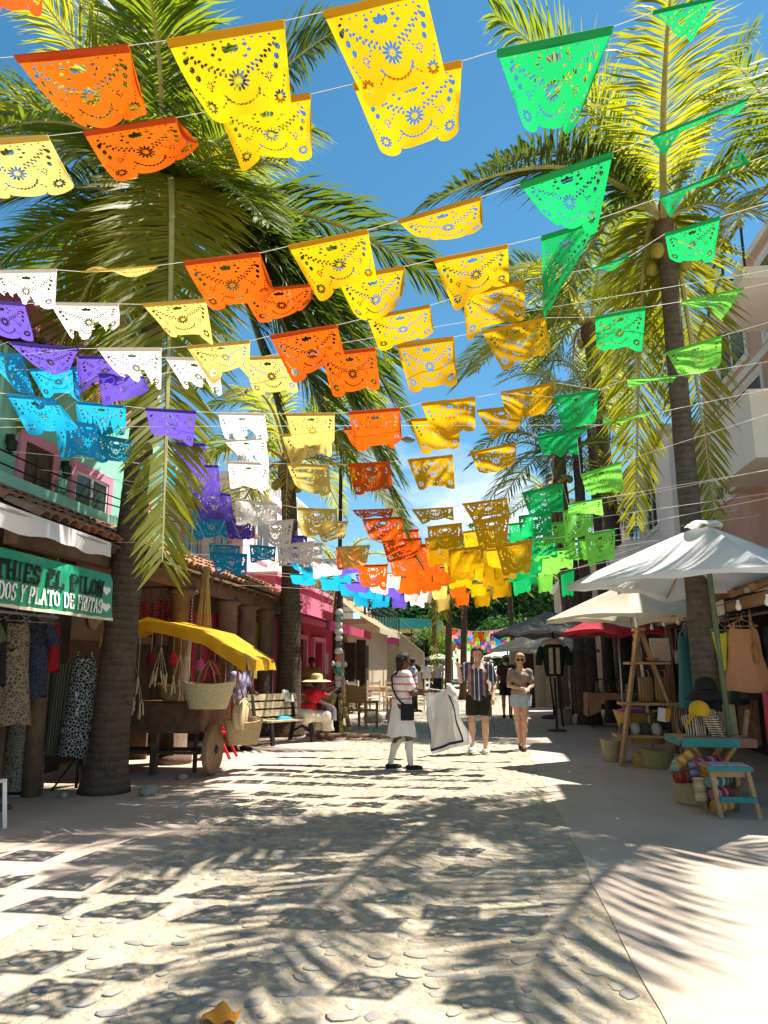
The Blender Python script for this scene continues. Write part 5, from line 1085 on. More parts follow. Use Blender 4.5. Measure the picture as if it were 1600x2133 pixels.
t = thing('price_card', 'white and orange price card hanging from the ladder shelf', 'card', (2.70,12.1,.6)); part('card', MB().box((2.66,12.10,.76),(.14,.008,.20),0,('Y',.15)), M_white2, t); part('stripe', MB().box((2.735,12.097,.755),(.07,.008,.19),0,('Y',.15)), mat('orange_card', (.75,.36,.03), .6), t); part('string', MB().tube([(2.68,12.1,.86),(2.7,12.14,.91)], .003, 4), M_rope, t)
nb = thing('necklace_bunch', 'bunch of bead necklaces hanging from the ladder middle shelf', 'necklaces', (2.9,12.15,.5))
for k in range(9): part('necklace', MB().tube([(2.80+.025*k,12.13,.9),(2.79+.025*k,12.12,.7),(2.81+.025*k,12.12,.58-.03*(k % 3)),(2.825+.025*k,12.12,.7),(2.82+.025*k,12.13,.9)], .006, 5), mat('neck_%d' % (k % 3), [(.30,.20,.12),(.12,.07,.05),(.45,.36,.25)][k % 3], .6), nb)
basket('craft_basket', 'wide woven basket of purple textiles behind the display ladder', (2.40,12.85,.52), .34, .26, .24, mat('yellow_weave', (.48,.30,.08), .85, .2, 30, .8, 90), 'baskets by the ladder', .9, 0, False)
single('purple_textile', MB().lathe((2.40,12.85,.73),[(.31,0),(.26,.06),(.12,.10),(0,.08)],18,fn=lambda a,z: 1+.08*math.sin(5*a)), mat('purple_cloth', (.22,.05,.20), .9, .5, 15, col2=(.45,.12,.30)), 'purple and pink textiles heaped in the woven basket', 'textile', None, True)
basket('craft_basket', 'flat yellow basket under the purple textile basket', (2.52,12.6,.30), .30, .24, .16, mat('yellow_weave', (.48,.30,.08)), 'baskets by the ladder', .9, 0, False)
basket('craft_basket', 'large olive tub basket on the ground by the ladder', (2.52,12.05,0), .25, .23, .26, mat('olive_weave', (.33,.28,.11), .9, .2, 30, .6, 90), 'baskets by the ladder', .95, 0, False)
basket('craft_basket', 'tan basket on the ground left of the ladder foot', (1.98,12.75,0), .17, .13, .32, M_straw, 'baskets by the ladder', .95, 0, False)
basket('craft_basket', 'small yellow basket beside the olive tub', (2.30,12.1,0), .14, .11, .2, mat('yellow_weave', (.48,.30,.08)), 'baskets by the ladder', .95, 0, False)
for k in range(4): single('clay_pot', MB().lathe((2.12+.16*k,12.32,.45),[(.05,0),(.085,.06),(.08,.12),(.05,.15),(.06,.17)],12), mat('dark_clay_%d' % (k % 2), [(.08,.06,.05),(.45,.43,.40)][k % 2], .5), ['dark clay pot at the left end','pale pot second from left','dark clay pot third from left','pale pot at the right end'][k]+' of the ladder bottom shelf', 'pot', 'pots on the ladder', True)
# --- teal folding table with shirts and caps
tt = thing('teal_table', 'teal-edged wooden display table with crossed legs and striped shirts on it', 'table', (2.55,9.3,0))
part('table_top', MB().box((2.55,9.32,.68),(.82,.62,.03)), M_timber, tt, bevel=.004)
part('front_edge', MB().bb(2.16,2.78,8.985,9.005,.605,.695), M_tealp, tt); part('edge_end', MB().bb(2.782,2.96,8.985,9.005,.605,.695), mat('bare_wood', (.26,.12,.08), .8), tt)
part('side_edge', MB().bb(2.12,2.139,9.0,9.63,.62,.695), M_tealp, tt)
for y in (9.12,9.52): part('leg', MB().bar((2.26,y,.66),(2.72,y,.02),.075,.04).bar((2.82,y+.045,.66),(2.34,y+.045,.02),.075,.04), mat('orange_pine', (.45,.22,.08), .7, .2), tt)
part('stretcher', MB().bar((2.5,9.1,.34),(2.5,9.6,.34),.05), M_timber, tt)
r = random.Random(5)
for k in range(4):
    x = 2.25+.18*k; y = 9.12+.05*(k % 2); single('trinket_strip', MB().box((x,y,.701+.003*(k % 3)),(.11,.035,.008),r.uniform(0,3)), mat('trk_%d' % (k % 4), [(.10,.13,.08),(.22,.15,.09),(.06,.10,.10),(.30,.26,.18)][k % 4], .6), ['dark green','brown','teal','pale tan'][k]+' woven bracelet lying on the teal table', 'bracelet', 'bracelets on the teal table')
M_wstr = mat('brown_striped_cotton', (.5,.4,.3), .9, stripes=('X', 38, [(.62,.50,.36),(.09,.05,.03)], [0,.5]))
M_wstr2 = mat('brown_striped_cotton_level', (.5,.4,.3), .9, stripes=('Z', 38, [(.62,.50,.36),(.09,.05,.03)], [0,.5]))
sh = thing('striped_shirts', 'heap of brown and cream striped shirts standing on the teal table', 'shirts', (2.5,9.4,.7))
part('front_shirt', MB().grid(14, 12, lambda u, v: (2.30+.22*u-.05*v*(1-u), 9.28+.03*math.sin(u*9)+.06*v, .70+.27*v*(.75+.35*u))), M_wstr, sh, True)
part('sleeve', MB().grid(10, 10, lambda u, v: (2.46+.17*u+.10*(1-v), 9.24+.03*math.sin(u*7), .70+.22*v)), M_wstr2, sh, True)
part('rear_shirt', MB().grid(14, 12, lambda u, v: (2.44+.34*u-.12*v*u, 9.34+.03*math.sin(u*8)+.05*v, .70+.34*v*(1-.15*u))), M_wstr, sh, True)
cpn = thing('baseball_hat', 'mustard yellow cap hanging in front of the striped shirts', 'cap', (2.44,9.3,.95))
part('crown', MB().lathe((2.46,9.30,.96),[(.115,-.03),(.12,.03),(.10,.09),(.05,.13),(0,.14)],18), mat('mustard_cotton', (.55,.33,.015), .85, .08, 8), cpn, True)
part('brim', MB().grid(10, 6, lambda u, v: (2.40-.10*v-.02*math.sin(PI*u), 9.20+.13*u, .95-.14*v-.05*math.sin(PI*u)*v+.02)), mat('mustard_cotton', (.55,.33,.015)), cpn, True)
hb_ = thing('black_hat', 'wide dark hat and blouse hanging above the striped shirts', 'hat', (2.72,9.7,1.0))
part('crown', MB().lathe((2.66,9.7,1.22),[(.13,0),(.12,.08),(.07,.13),(0,.14)],16), M_black, hb_, True)
part('brim', MB().lathe((2.66,9.7,1.21),[(.12,.0),(.20,-.04),(.24,-.12),(.22,-.13),(.12,-.01)],20), M_black, hb_, True)
part('blouse', MB().lathe((2.72,9.75,.86),[(.20,0),(.22,.1),(.18,.26),(.08,.34)],16), M_black, hb_, True)
for k, (x, w, h) in enumerate(((2.74,.15,.26),(2.86,.14,.34))): single('wooden_board', MB().box((x,9.5+.03*k,.70+h/2),(w,.02,h),0,('X',-.12)), mat('board_%d' % k, [(.20,.13,.08),(.26,.22,.12)][k], .8, .4, 14, .3), ['shorter brown carved board','taller olive carved board'][k]+' standing at the right of the teal table', 'board')
single('rolled_mat', MB().tube([(2.88,9.15,.70),(2.96,9.2,1.0)], .03, 10), mat('rolled_bark', (.24,.16,.09), .9, .3, 30, .5), 'thin rolled mat leaning at the right end of the teal table', 'mat', None, True)
# --- teal stool and towel basket
ts = thing('teal_stool', 'small folding wooden stool with teal top edge and foot rail', 'stool', (2.44,8.45,0))
part('top', MB().box((2.45,8.48,.475),(.44,.34,.022)), M_timber, ts); part('top_edge', MB().bb(2.23,2.67,8.295,8.309,.44,.487), M_tealp, ts)
for x in (2.27,2.62):
    part('leg', MB().bar((x,8.34,.46),(x+.045*(1 if x > 2.4 else .6),8.22,0),.045,.03), M_timber, ts); part('leg', MB().bar((x,8.62,.46),(x,8.70,0),.045,.03), M_timber, ts)
part('foot_rail', MB().bb(2.31,2.66,8.222,8.24,.15,.205), M_tealp, ts); part('cross_bar', MB().bb(2.25,2.64,8.335,8.36,.38,.435), M_timber, ts)
single('printed_book', MB().box((2.46,8.46,.493),(.36,.25,.012)), mat('purple_print', (.30,.20,.36), .5, .6, 12, col2=(.45,.44,.48)), 'purple printed magazine lying on the teal stool', 'magazine')
basket('towel_basket', 'tall tan basket full of rolled striped towels by the teal stool', (2.26,9.05,0), .22, .17, .34, M_straw, None, 1.0, 0, False)
basket('towel_basket', 'round brown basket under the teal stool', (2.52,8.75,0), .16, .12, .24, mat('brown_weave_b', (.20,.11,.05), .9, .2, 30, .5), None, 1.0, 0, False)
tw = [((2.10,9.0,.40),(2.26,9.0,.53),'o','yellow striped towel roll standing highest in the basket'),((2.05,8.95,.34),(2.14,9.1,.44),'t','pale green towel roll at the left of the basket'),((2.03,8.85,.30),(2.22,8.88,.30),'r','dark red towel roll lowest left on the basket'),((2.24,8.80,.28),(2.24,8.85,.46),'b','blue striped towel roll standing in the basket'),((2.24,8.78,.44),(2.52,8.95,.47),'m','maroon and pink striped towel roll on top'),
      ((2.26,8.55,.40),(2.50,8.66,.42),'o','long yellow towel roll just left of the stool top'),((2.27,8.42,.32),(2.46,8.56,.32),'g','green and white striped towel roll beside the stool'),((2.28,8.36,.20),(2.46,8.50,.21),'p','red and pink towel roll under the green one'),((2.27,8.32,.09),(2.46,8.46,.11),'o','yellow towel roll lowest beside the stool'),((2.20,8.5,.12),(2.20,8.55,.34),'c','cream towel roll standing between basket and stool')]
TC = {'o': [(.68,.36,.08),(.52,.22,.03),(.75,.48,.18)], 't': [(.28,.36,.32),(.40,.46,.40),(.24,.3,.28)], 'r': [(.32,.04,.03),(.42,.08,.05),(.25,.03,.03)], 'b': [(.20,.24,.34),(.08,.08,.16),(.30,.33,.42)], 'm': [(.40,.05,.10),(.50,.22,.26),(.18,.02,.05)], 'g': [(.10,.28,.20),(.50,.56,.46),(.06,.18,.14)], 'p': [(.45,.05,.10),(.60,.30,.34),(.34,.03,.06)], 'c': [(.60,.46,.24),(.66,.56,.36),(.5,.35,.16)]}
for k, (a, b, c, lab) in enumerate(tw):
    t = thing('towel_roll', lab, 'towel', a, 0, 'rolled towels'); a = Vector(a); b = Vector(b); n = 9
    for i in range(n): part('stripe', MB().tube([a.lerp(b, i/n), a.lerp(b, (i+1)/n)], .062+.003*(i % 2), 14), mat('towel_%s%d' % (c, [0,1,0,2,0,1,0,2,0][i]), TC[c][[0,1,0,2,0,1,0,2,0][i]], .95, .1, 40, .5, 90), t, True)
    ax = (b-a).normalized(); u = ax.cross(Vector((0,0,1))); u = u.normalized() if u.length > .1 else Vector((1,0,0)); v = ax.cross(u)
    part('spiral_end', MB().tube([a-ax*.003+(u*math.cos(s*.5)+v*math.sin(s*.5))*(.006+.0016*s) for s in range(34)], .004, 4), mat('towel_%s1' % c, TC[c][1]), t)
# --- garments on the right
garment('peach_dress', 'peach sleeveless dress on a wooden hanger, right of the yellow one', 'dress', (3.22,9.9,1.98), .24, .80, .1, mat('peach_knit', (.40,.20,.10), .9, .1, 12, .3, 60), 'dress', 'hung garments on the right', 11, 1.35, .09, M_timber)
garment('scarf_garment', 'chartreuse pointed scarf top hanging left of the peach dress', 'garment', (2.94,9.9,1.93), .14, .48, .1, mat('chartreuse', (.42,.40,.02), .85, .12, 8), 'skirt', 'hung garments on the right', 12, .25, .05, M_steel)
garment('teal_dress', 'long teal dress with yellow collar hanging beside the ladder', 'dress', (2.84,11.2,1.92), .15, 1.0, .6, mat('teal_cloth', (.04,.17,.17), .85, .12, 8), 'dress', 'hung garments on the right', 13, 1.1, .09, M_steel)
garment('red_garment', 'red garment hanging at the right edge below the peach dress', 'garment', (3.42,9.7,1.2), .12, .6, .1, mat('red_cloth_r', (.40,.04,.06), .85), 'cloth', 'hung garments on the right', 14, 1.0, .05)
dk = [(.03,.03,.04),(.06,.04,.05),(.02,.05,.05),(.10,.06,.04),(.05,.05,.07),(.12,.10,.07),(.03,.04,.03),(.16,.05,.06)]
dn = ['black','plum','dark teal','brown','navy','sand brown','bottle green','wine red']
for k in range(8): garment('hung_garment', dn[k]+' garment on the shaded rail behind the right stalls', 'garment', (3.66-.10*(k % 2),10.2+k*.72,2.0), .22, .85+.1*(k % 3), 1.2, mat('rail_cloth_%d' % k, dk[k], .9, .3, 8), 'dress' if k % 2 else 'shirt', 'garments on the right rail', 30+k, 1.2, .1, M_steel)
single('clothes_rail', MB().tube([(3.62,9.6,2.17),(3.62,16.4,2.17)], .018, 8), M_steel, 'long rail under the lean-to carrying the shaded right garments', 'rail')
single('hanging_wire', MB().tube([(2.5,12.9,2.02),(2.9,11.2,2.08),(2.96,9.9,2.10),(3.3,9.85,2.15),(4.0,9.6,2.2)], .006, 5), M_iron, 'wire strung between the stalls for hanging clothes', 'wire')
wl_ = MB(); wt = thing('string_lights', 'string of bare light bulbs under the right lean-to roof', 'string lights', (3.3,11,2.2))
part('cable', MB().tube([(3.05,8.3,2.36),(3.05,10,2.26),(3.05,12,2.3),(3.05,14,2.24),(3.05,16,2.3)], .006, 5), M_iron, wt)
for k in range(8): part('bulb', MB().lathe((3.05,8.5+k*.95,2.12+.02*(k % 2)),[(0,0),(.03,.015),(.038,.05),(.02,.09),(.016,.13)],10), mat('bulb_glass', (.75,.75,.7), .15, .02, 5, spec=.6), wt, True)
# hair-tie pole hooks on the green pole
# --- stalls further along
pt = thing('cloth_table', 'market table under a peach tablecloth with small goods', 'table', (3.0,19.6,0))
part('table_top', MB().box((3.1,19.7,.80),(1.15,.8,.03)), M_timber, pt)
for (x, y) in ((2.6,19.36),(3.6,19.36),(2.6,20.04),(3.6,20.04)): part('leg', MB().bar((x,y,.79),(x,y,0),.04), M_iron, pt)
single('peach_tablecloth', MB().grid(20, 3, lambda u, v: (2.5+1.2*u, 19.27-.02*v*math.sin(u*20), .822-.16*v)).grid(10, 6, lambda u, v: (2.5-.02*v, 19.27+.86*u+.02*math.sin(u*9)*v, .822-.56*v)).grid(6, 6, lambda u, v: (2.5+.3*u, 19.262-.015*math.sin(u*12+v), .822-.56*v*(1-.25*u))).grid(4, 4, lambda u, v: (2.5+1.2*u, 19.27+.86*v, .823)), mat('peach_cloth', (.52,.30,.18), .9, .08, 6), 'peach tablecloth hanging over the front of the market table', 'tablecloth', None, True)
r = random.Random(12)
for k in range(7): single('table_good', MB().lathe((2.65+.14*k,19.55+.1*(k % 3),.826),[(.05,0),(.06,.05),(.03,.12+.05*(k % 3)),(.04,.2+.05*(k % 3)),(0,.22+.05*(k % 3))],9), mat('good_%d' % (k % 4), [(.06,.04,.03),(.35,.16,.08),(.5,.48,.45),(.15,.09,.05)][k % 4], .6), ['black jar','orange-brown vase','pale vase','brown bottle','tall black jar','slim orange vase','rightmost pale vase'][k]+' on the peach-covered market table', 'vase', 'goods on the peach table', True)
vs = thing('vest_form', 'dress form in pale blouse and dark embroidered vest under the grey umbrella', 'mannequin', (1.62,18.2,0))
part('stand', MB().lathe((1.62,18.2,0),[(.22,0),(.22,.03),(.03,.06),(.025,1.2)],14,cap=True), M_iron, vs)
part('blouse', MB().loft([[Vector((1.62+w*math.cos(a), 18.2+d*math.sin(a), z)) for a in [2*PI*q/24 for q in range(24)]] for w, d, z in ((.30,.13,1.75),(.29,.13,1.95),(.24,.11,2.06),(.08,.07,2.12))], True, True), mat('pale_pink_cotton', (.62,.48,.44), .85), vs, True)
part('vest', MB().loft([[Vector((1.62+w*math.cos(a), 18.18+d*math.sin(a), z)) for a in [2*PI*q/24 for q in range(24)]] for w, d, z in ((.20,.15,1.25),(.25,.16,1.6),(.30,.16,1.85),(.22,.14,1.98))], True, True), mat('dark_green_velvet', (.015,.03,.025), .9), vs, True)
for s in (-1, 1): part('embroidered_panel', MB().grid(4, 8, lambda u, v: (1.62+s*(.035+.09*u), 18.015+.012*u, 1.30+.6*v)), mat('embroidery', (.48,.40,.28), .8, .3, 25), vs)
for s in (-1, 1): part('sleeve', MB().tube([(1.62+s*.26,18.2,1.92),(1.62+s*.34,18.18,1.7),(1.62+s*.35,18.17,1.5)], [.08,.085,.08], 10), mat('dark_green_velvet', (.015,.03,.025)), vs, True)
cb = thing('concrete_bucket', 'concrete-filled bucket with a pole standing under the grey umbrella', 'bucket', (2.0,20.3,0)); part('bucket', MB().lathe((2.0,20.3,0),[(.2,0),(.23,.4),(.21,.4),(.2,.36),(0,.36)],18), mat('olive_bucket', (.30,.28,.20), .8, .2, 5), cb, True); part('pole', MB().tube([(2.0,20.3,.3),(1.85,20.2,2.2)], .02, 8), M_iron, cb)
ub2 = single('umbrella_base', MB().lathe((1.95,22.4,0),[(.38,0),(.38,.05),(.3,.09),(.05,.12),(.04,.35)],20,cap=True), M_iron, 'round black umbrella base on the right pavement', 'umbrella base', None, True)
for k in range(5): garment('hung_cloth', ['sand coloured','dark brown','pale beige','cream','grey brown'][k]+' long cloth hanging at the far right stall', 'textile', (.95+.34*k,23.4+.05*k,2.0), .2, 1.75, .1, mat('long_cloth_%d' % k, [(.50,.40,.28),(.07,.05,.04),(.58,.50,.38),(.62,.55,.42),(.25,.2,.16)][k], .9, .15, 8), 'cloth', 'long cloths at the far right stall', 50+k, 1.05, .05)
single('cloth_rail', MB().tube([(.7,23.45,2.04),(2.6,23.6,2.04)], .02, 8).tube([(.7,23.45,0),(.7,23.45,2.04)], .02, 8).tube([(2.6,23.6,0),(2.6,23.6,2.04)], .02, 8), M_iron, 'freestanding rail carrying the long cloths at right', 'rail')
rk = thing('goods_rack', 'dark wooden rack of folded textiles behind the peach table', 'rack', (3.4,22.4,0))
for z in (.3,.7,1.1): part('shelf', MB().bb(2.9,4.0,22.1,22.7,z-.02,z+.02), M_wood, rk)
for (x, y) in ((2.92,22.12),(3.98,22.12),(2.92,22.68),(3.98,22.68)): part('post', MB().bar((x,y,0),(x,y,1.5),.05), M_wood, rk)
for k in range(6): single('folded_textile', MB().box((3.05+.32*(k % 3),22.35,.37+.4*(k//3)),(.26,.34,.10),.1*k), mat('fold_%d' % k, [(.55,.52,.46),(.2,.06,.05),(.3,.3,.3),(.45,.35,.22),(.1,.12,.2),(.6,.55,.5)][k], .9), ['white','wine red','grey','sand','navy','cream'][k]+' folded textile on the dark rack', 'textile', 'textiles on the rack', False, .02)
plant('potted_plant', 'dark green plant standing among the right stalls', (3.55,17.5,0), 1.3, .5, 26, M_leaf2, 41, None, (.2,.35), .26)
for k in range(3): single('leaning_board', MB().box((4.25,13.2+k*1.2,1.0),(.04,.9,1.5)), mat('carved_panel_%d' % k, [(.22,.13,.08),(.30,.20,.12),(.16,.12,.09)][k], .85, .4, 6, .4), ['brown','tan','dark'][k]+' carved panel leaning on the shaded stall back wall', 'panel')
# ================================================================ people
def skin(n, c): return mat('skin_'+n, c, .55, .06, 12, spec=.35)
M_hair = mat('dark_hair', (.02,.015,.012), .5, .3, 40, .5, 120); M_hairb = mat('brown_hair', (.10,.055,.03), .55, .4, 40, .6, 120); M_hairl = mat('blond_hair', (.38,.25,.12), .5, .3, 40, .4, 120)
def pose(**kw):
    J = dict(pel=(0,0,.95), wai=(0,0,1.08), che=(0,.005,1.30), nec=(0,-.005,1.45), hea=(0,.015,1.62),
             shL=(-.185,-.01,1.42), shR=(.185,-.01,1.42), elL=(-.235,-.03,1.14), elR=(.235,-.03,1.14), haL=(-.25,.05,.90), haR=(.25,.05,.90),
             hiL=(-.095,0,.92), hiR=(.095,0,.92), knL=(-.10,.02,.50), knR=(.10,.02,.50), anL=(-.10,-.02,.09), anR=(.10,-.02,.09), fdL=(0,1,0), fdR=(0,1,0), gr='hand')
    J.update(kw); return {k: (np.array(v, float) if not isinstance(v, str) else v) for k, v in J.items()}
def hand(caps, wr, el, r=1., curl=.5):
    d = wr-el; d = d/np.linalg.norm(d); s = np.cross(d, np.array([0,0,1.])); s = s/max(1e-6, np.linalg.norm(s)); n = np.cross(s, d)
    caps.append((wr, wr+d*.075*r, .026*r, .030*r, .012))
    pc = wr+d*.085*r
    for i, (o, l) in enumerate(((-.03,.055),(-.01,.068),(.011,.064),(.03,.050))):
        b = pc+s*o*r; m = b+(d*math.cos(curl*.6)-n*math.sin(curl*.6))*l*.55*r; e = m+(d*math.cos(curl*1.6)-n*math.sin(curl*1.6))*l*.5*r
        caps.append((b, m, .0105*r, .0095*r, .006)); caps.append((m, e, .0095*r, .008*r, .004))
    b = wr+d*.02*r-s*.028*r; m = b-s*.028*r+d*.025*r; caps.append((b, m, .013*r, .012*r, .008)); caps.append((m, m+d*.035*r-n*.01*r, .012*r, .009*r, .005))
def body_caps(J, f=1., hip=1.):
    c = []; P = J
    c.append((P['pel']+[-.06*hip,0,0], P['pel']+[.06*hip,0,0], .105*f, .105*f)); c.append((P['wai']+[-.05,0,0], P['wai']+[.05,0,0], .095*f, .095*f)); c.append((P['pel'], P['che'], .105*f, .11*f))
    c.append((P['che']+[-.075,0,0], P['che']+[.075,0,0], .105*f, .105*f)); c.append((P['shL'], P['shR'], .055*f, .055*f)); c.append((P['che'], P['nec'], .09*f, .055))
    h = P['hea']; c.append((P['nec']-[0,0,.02], h-[0,.01,.05], .053, .050))
    c.append((h+[0,-.02,.02], h+[0,.0,.035], .088, .088, .02)); c.append((h+[0,.02,-.035], h+[0,.028,-.06], .066, .050, .03)); c.append((h+[0,.088,.0], h+[0,.102,-.022], .010, .014, .012))
    c.append((h+[-.085,-.005,.0], h+[-.09,-.012,-.02], .016, .012, .01)); c.append((h+[.085,-.005,.0], h+[.09,-.012,-.02], .016, .012, .01)); c.append((h+[-.022,.084,-.05], h+[.022,.084,-.05], .010, .010, .008))
    for s in 'LR':
        c.append((P['sh'+s], P['el'+s], .050*f, .040*f)); e = P['el'+s]; w_ = P['ha'+s]; c.append((e, e*.6+w_*.4, .041*f, .038*f)); c.append((e*.6+w_*.4, w_, .038*f, .026))
        hand(c, w_, e, 1., .6)
        c.append((P['hi'+s], P['kn'+s], .088*f, .057)); k, a = P['kn'+s], P['an'+s]; bk = np.array([0,-.012,0]); c.append((k, k*.62+a*.38+bk, .055, .054)); c.append((k*.62+a*.38+bk, a, .052, .034))
        fd = P['fd'+s]; fd = fd/np.linalg.norm(fd); g = a-[0,0,.05]; c.append((a-fd*.03-[0,0,.035], g+fd*.08, .036, .034, .02)); c.append((g+fd*.08, g+fd*.155-[0,0,.008], .034, .024, .02))
    return c
def person(label, loc, face, s, J, sk, h=.012, f=1., hip=1.):
    t = thing('person', label, 'person', loc, math.atan2(face[1], face[0])-PI/2); t.scale = (s, s, s)
    blob('body', body_caps(J, f, hip), sk, t, h, .028); return t
def eyes(t, J):
    for sx_ in (-1, 1):
        c = J['hea']+[sx_*.033,.078,.004]; part('eye', MB().lathe(c, [(0,-.009),(.008,-.005),(.010,0),(.008,.005),(0,.009)], 8), M_black, t, True, local=True)
def shirt(t, J, m, f=1.18, sl=.55, hem=.90, h=.012, name='shirt', ns=.002, neck=1.44, flare=.0, vn=.0):
    P = J; c = [(P['wai']+[-.06,0,0], P['wai']+[.06,0,0], .105*f, .105*f), (P['che']+[-.08,0,0], P['che']+[.08,0,0], .108*f, .108*f), (P['pel']+[-.065,0,0], P['pel']+[.065,0,0], .112*f+flare, .112*f+flare), (P['pel'], P['che'], .11*f, .11*f), (P['shL'], P['shR'], .062*f, .062*f), (P['shL']*.6+P['shR']*.4, P['nec'], .06*f, .066), (P['shR']*.6+P['shL']*.4, P['nec'], .06*f, .066)]
    for s in 'LR': c.append((P['sh'+s], P['sh'+s]*(1-sl)+P['el'+s]*sl, .058*f, .064*f))
    o = blob(name, c, m, t, h, .03, (lambda X, Y, Z: np.maximum(hem+.012*np.sin(X*22)-Z, np.where(Z > P['nec'][2]-.16, (.068+vn)*np.clip((Z-P['nec'][2]+.16)/.12, 0, 1)-np.sqrt((X-P['nec'][0])**2+((Y-P['nec'][1]-.35*vn)*(1-2.2*vn))**2), -1))), ns, 26)
    return o
def shorts(t, J, m, ln=.5, f=1.15, top=1.02, h=.012, name='shorts', ns=.002):
    P = J; c = [(P['pel']+[-.065,0,0], P['pel']+[.065,0,0], .112*f, .112*f)]; cuts = []
    for s in 'LR': k = P['hi'+s]*(1-ln)+P['kn'+s]*ln; c.append((P['hi'+s], k, .10*f, .098*f)); cuts.append(k[2])
    zc = min(cuts)-.0
    return blob(name, c, m, t, h, .015, (lambda X, Y, Z: np.maximum(zc-Z, Z-top)), ns, 24)
def skirt(t, m, c0, z0, z1, r0, r1, d=.8, folds=9, amp=.05, name='skirt', shift=(0,0), seed=0):
    rings = []
    for i in range(13):
        v = i/12; z = z0+(z1-z0)*v
        rings.append([(c0[0]+shift[0]*v+(r0+(r1-r0)*v**.9)*(1+amp*v*math.sin(folds*a+seed))*math.cos(a), c0[1]+shift[1]*v+d*(r0+(r1-r0)*v**.9)*(1+amp*v*math.sin(folds*a+seed))*math.sin(a), z+.018*v*math.sin(3*a+seed)) for a in [2*PI*k/48 for k in range(48)]])
    return part(name, MB().loft(rings, True, False), m, t, True, local=True)
def hair(t, J, m, extra=(), cutf=None, h=.012, ns=.004, r=.100):
    H = J['hea']; c = [(H+[0,-.03,.03], H+[0,.005,.05], r, r*.97, .02)]+list(extra)
    cf = cutf or (lambda X, Y, Z: np.minimum(Y-H[1]-.045, 9)*1.0)
    return blob('hair', c, m, t, h, .02, lambda X, Y, Z: np.maximum(np.minimum(H[2]+.045-Z+.6*(Y-H[1]-.02), Y-H[1]-.03), -9) if cutf is None else cutf(X, Y, Z), ns, 60)
def shoes(t, J, m, sole, name='shoe', r=1.15, opn=.085):
    for s in 'LR':
        a = J['an'+s]; fd = J['fd'+s]/np.linalg.norm(J['fd'+s]); g = a-[0,0,.05]
        o = blob(name, [(a-fd*.035-[0,0,.035], g+fd*.08, .042*r, .040*r, .02), (g+fd*.08, g+fd*.16-[0,0,.008], .040*r, .032*r, .02)], m, t, .009, .02, (lambda X, Y, Z: np.maximum(a[2]-.078-Z, Z-a[2]+.012)))
        blob('sole', [(a-fd*.035-[0,0,.07], g+fd*.165-[0,0,.02], .046*r, .040*r)], sole, t, .009, .02, (lambda X, Y, Z: np.maximum(a[2]-.095-Z, Z-a[2]+.075)))
# --- seller in striped polo and white skirt, holding out a garment
SKD = skin('dark', (.13,.065,.04)); SKL = skin('light', (.55,.32,.22)); SKM = skin('tan', (.30,.16,.10)); SKF = skin('fair', (.58,.35,.25))
J = pose(che=(0,.01,1.28), shR=(.19,.02,1.40), shL=(-.19,0,1.40), elR=(.25,.10,1.14), haR=(.16,.36,1.17), elL=(-.24,.08,1.15), haL=(-.06,.30,1.12), anL=(-.10,-.16,.09), knL=(-.09,-.03,.50), anR=(.11,.10,.09), knR=(.10,.08,.50), hea=(.01,.03,1.61), fdR=(-.1,1,0), fdL=(-.2,1,0))
gl_ = atg(838,1604); t = person('seller in pink striped polo, white skirt and black bag holding up a garment', gl_, (.93,.37), .965, J, SKD, .0115, 1.12, 1.1)
M_polo = mat('pink_striped_polo', (.8,.7,.7), .85, stripes=('Z', 9.2, [(.80,.77,.76),(.72,.20,.24),(.80,.77,.76)], [0,.56,.84]))
shirt(t, J, M_polo, 1.30, .62, .98, .0115, 'polo_shirt', .002, 1.45)
skirt(t, mat('white_cotton', (.80,.76,.74), .85, .03, 5), (0,0), 1.03, .50, .155, .255, .86, 7, .05, seed=2)
for s in 'LR': k, a = J['kn'+s], J['an'+s]; bk = np.array([0,-.012,0]); blob('stocking', [(k-[0,0,.08], k*.62+a*.38+bk, .058, .060), (k*.62+a*.38+bk, a, .058, .040)], mat('white_stocking', (.74,.68,.64), .8, .03), t, .0115, .02, lambda X, Y, Z: a[2]-.02-Z)
shoes(t, J, mat('black_canvas', (.02,.02,.022), .8), mat('pale_sole', (.6,.55,.48), .7))
hair(t, J, M_hair, [(J['hea']+[0,-.05,-.02], J['hea']+[0,-.075,-.09], .075, .05), (J['hea']+[0,-.08,-.08], J['hea']+[-.05,-.135,-.30], .024, .014)], None)
part('bag_strap', MB().tube([(-.15,.10,1.40),(-.10,.13,1.43),(-.10,-.02,1.475),(-.06,-.145,1.38),(.05,-.165,1.22),(.16,-.13,1.08),(.21,-.07,1.0),(.22,0,.96)], .014, 6), M_black, t, True, local=True)
part('shoulder_bag', MB().box((.235,.02,.86),(.07,.20,.24)), M_black, t, local=True, bevel=.015)
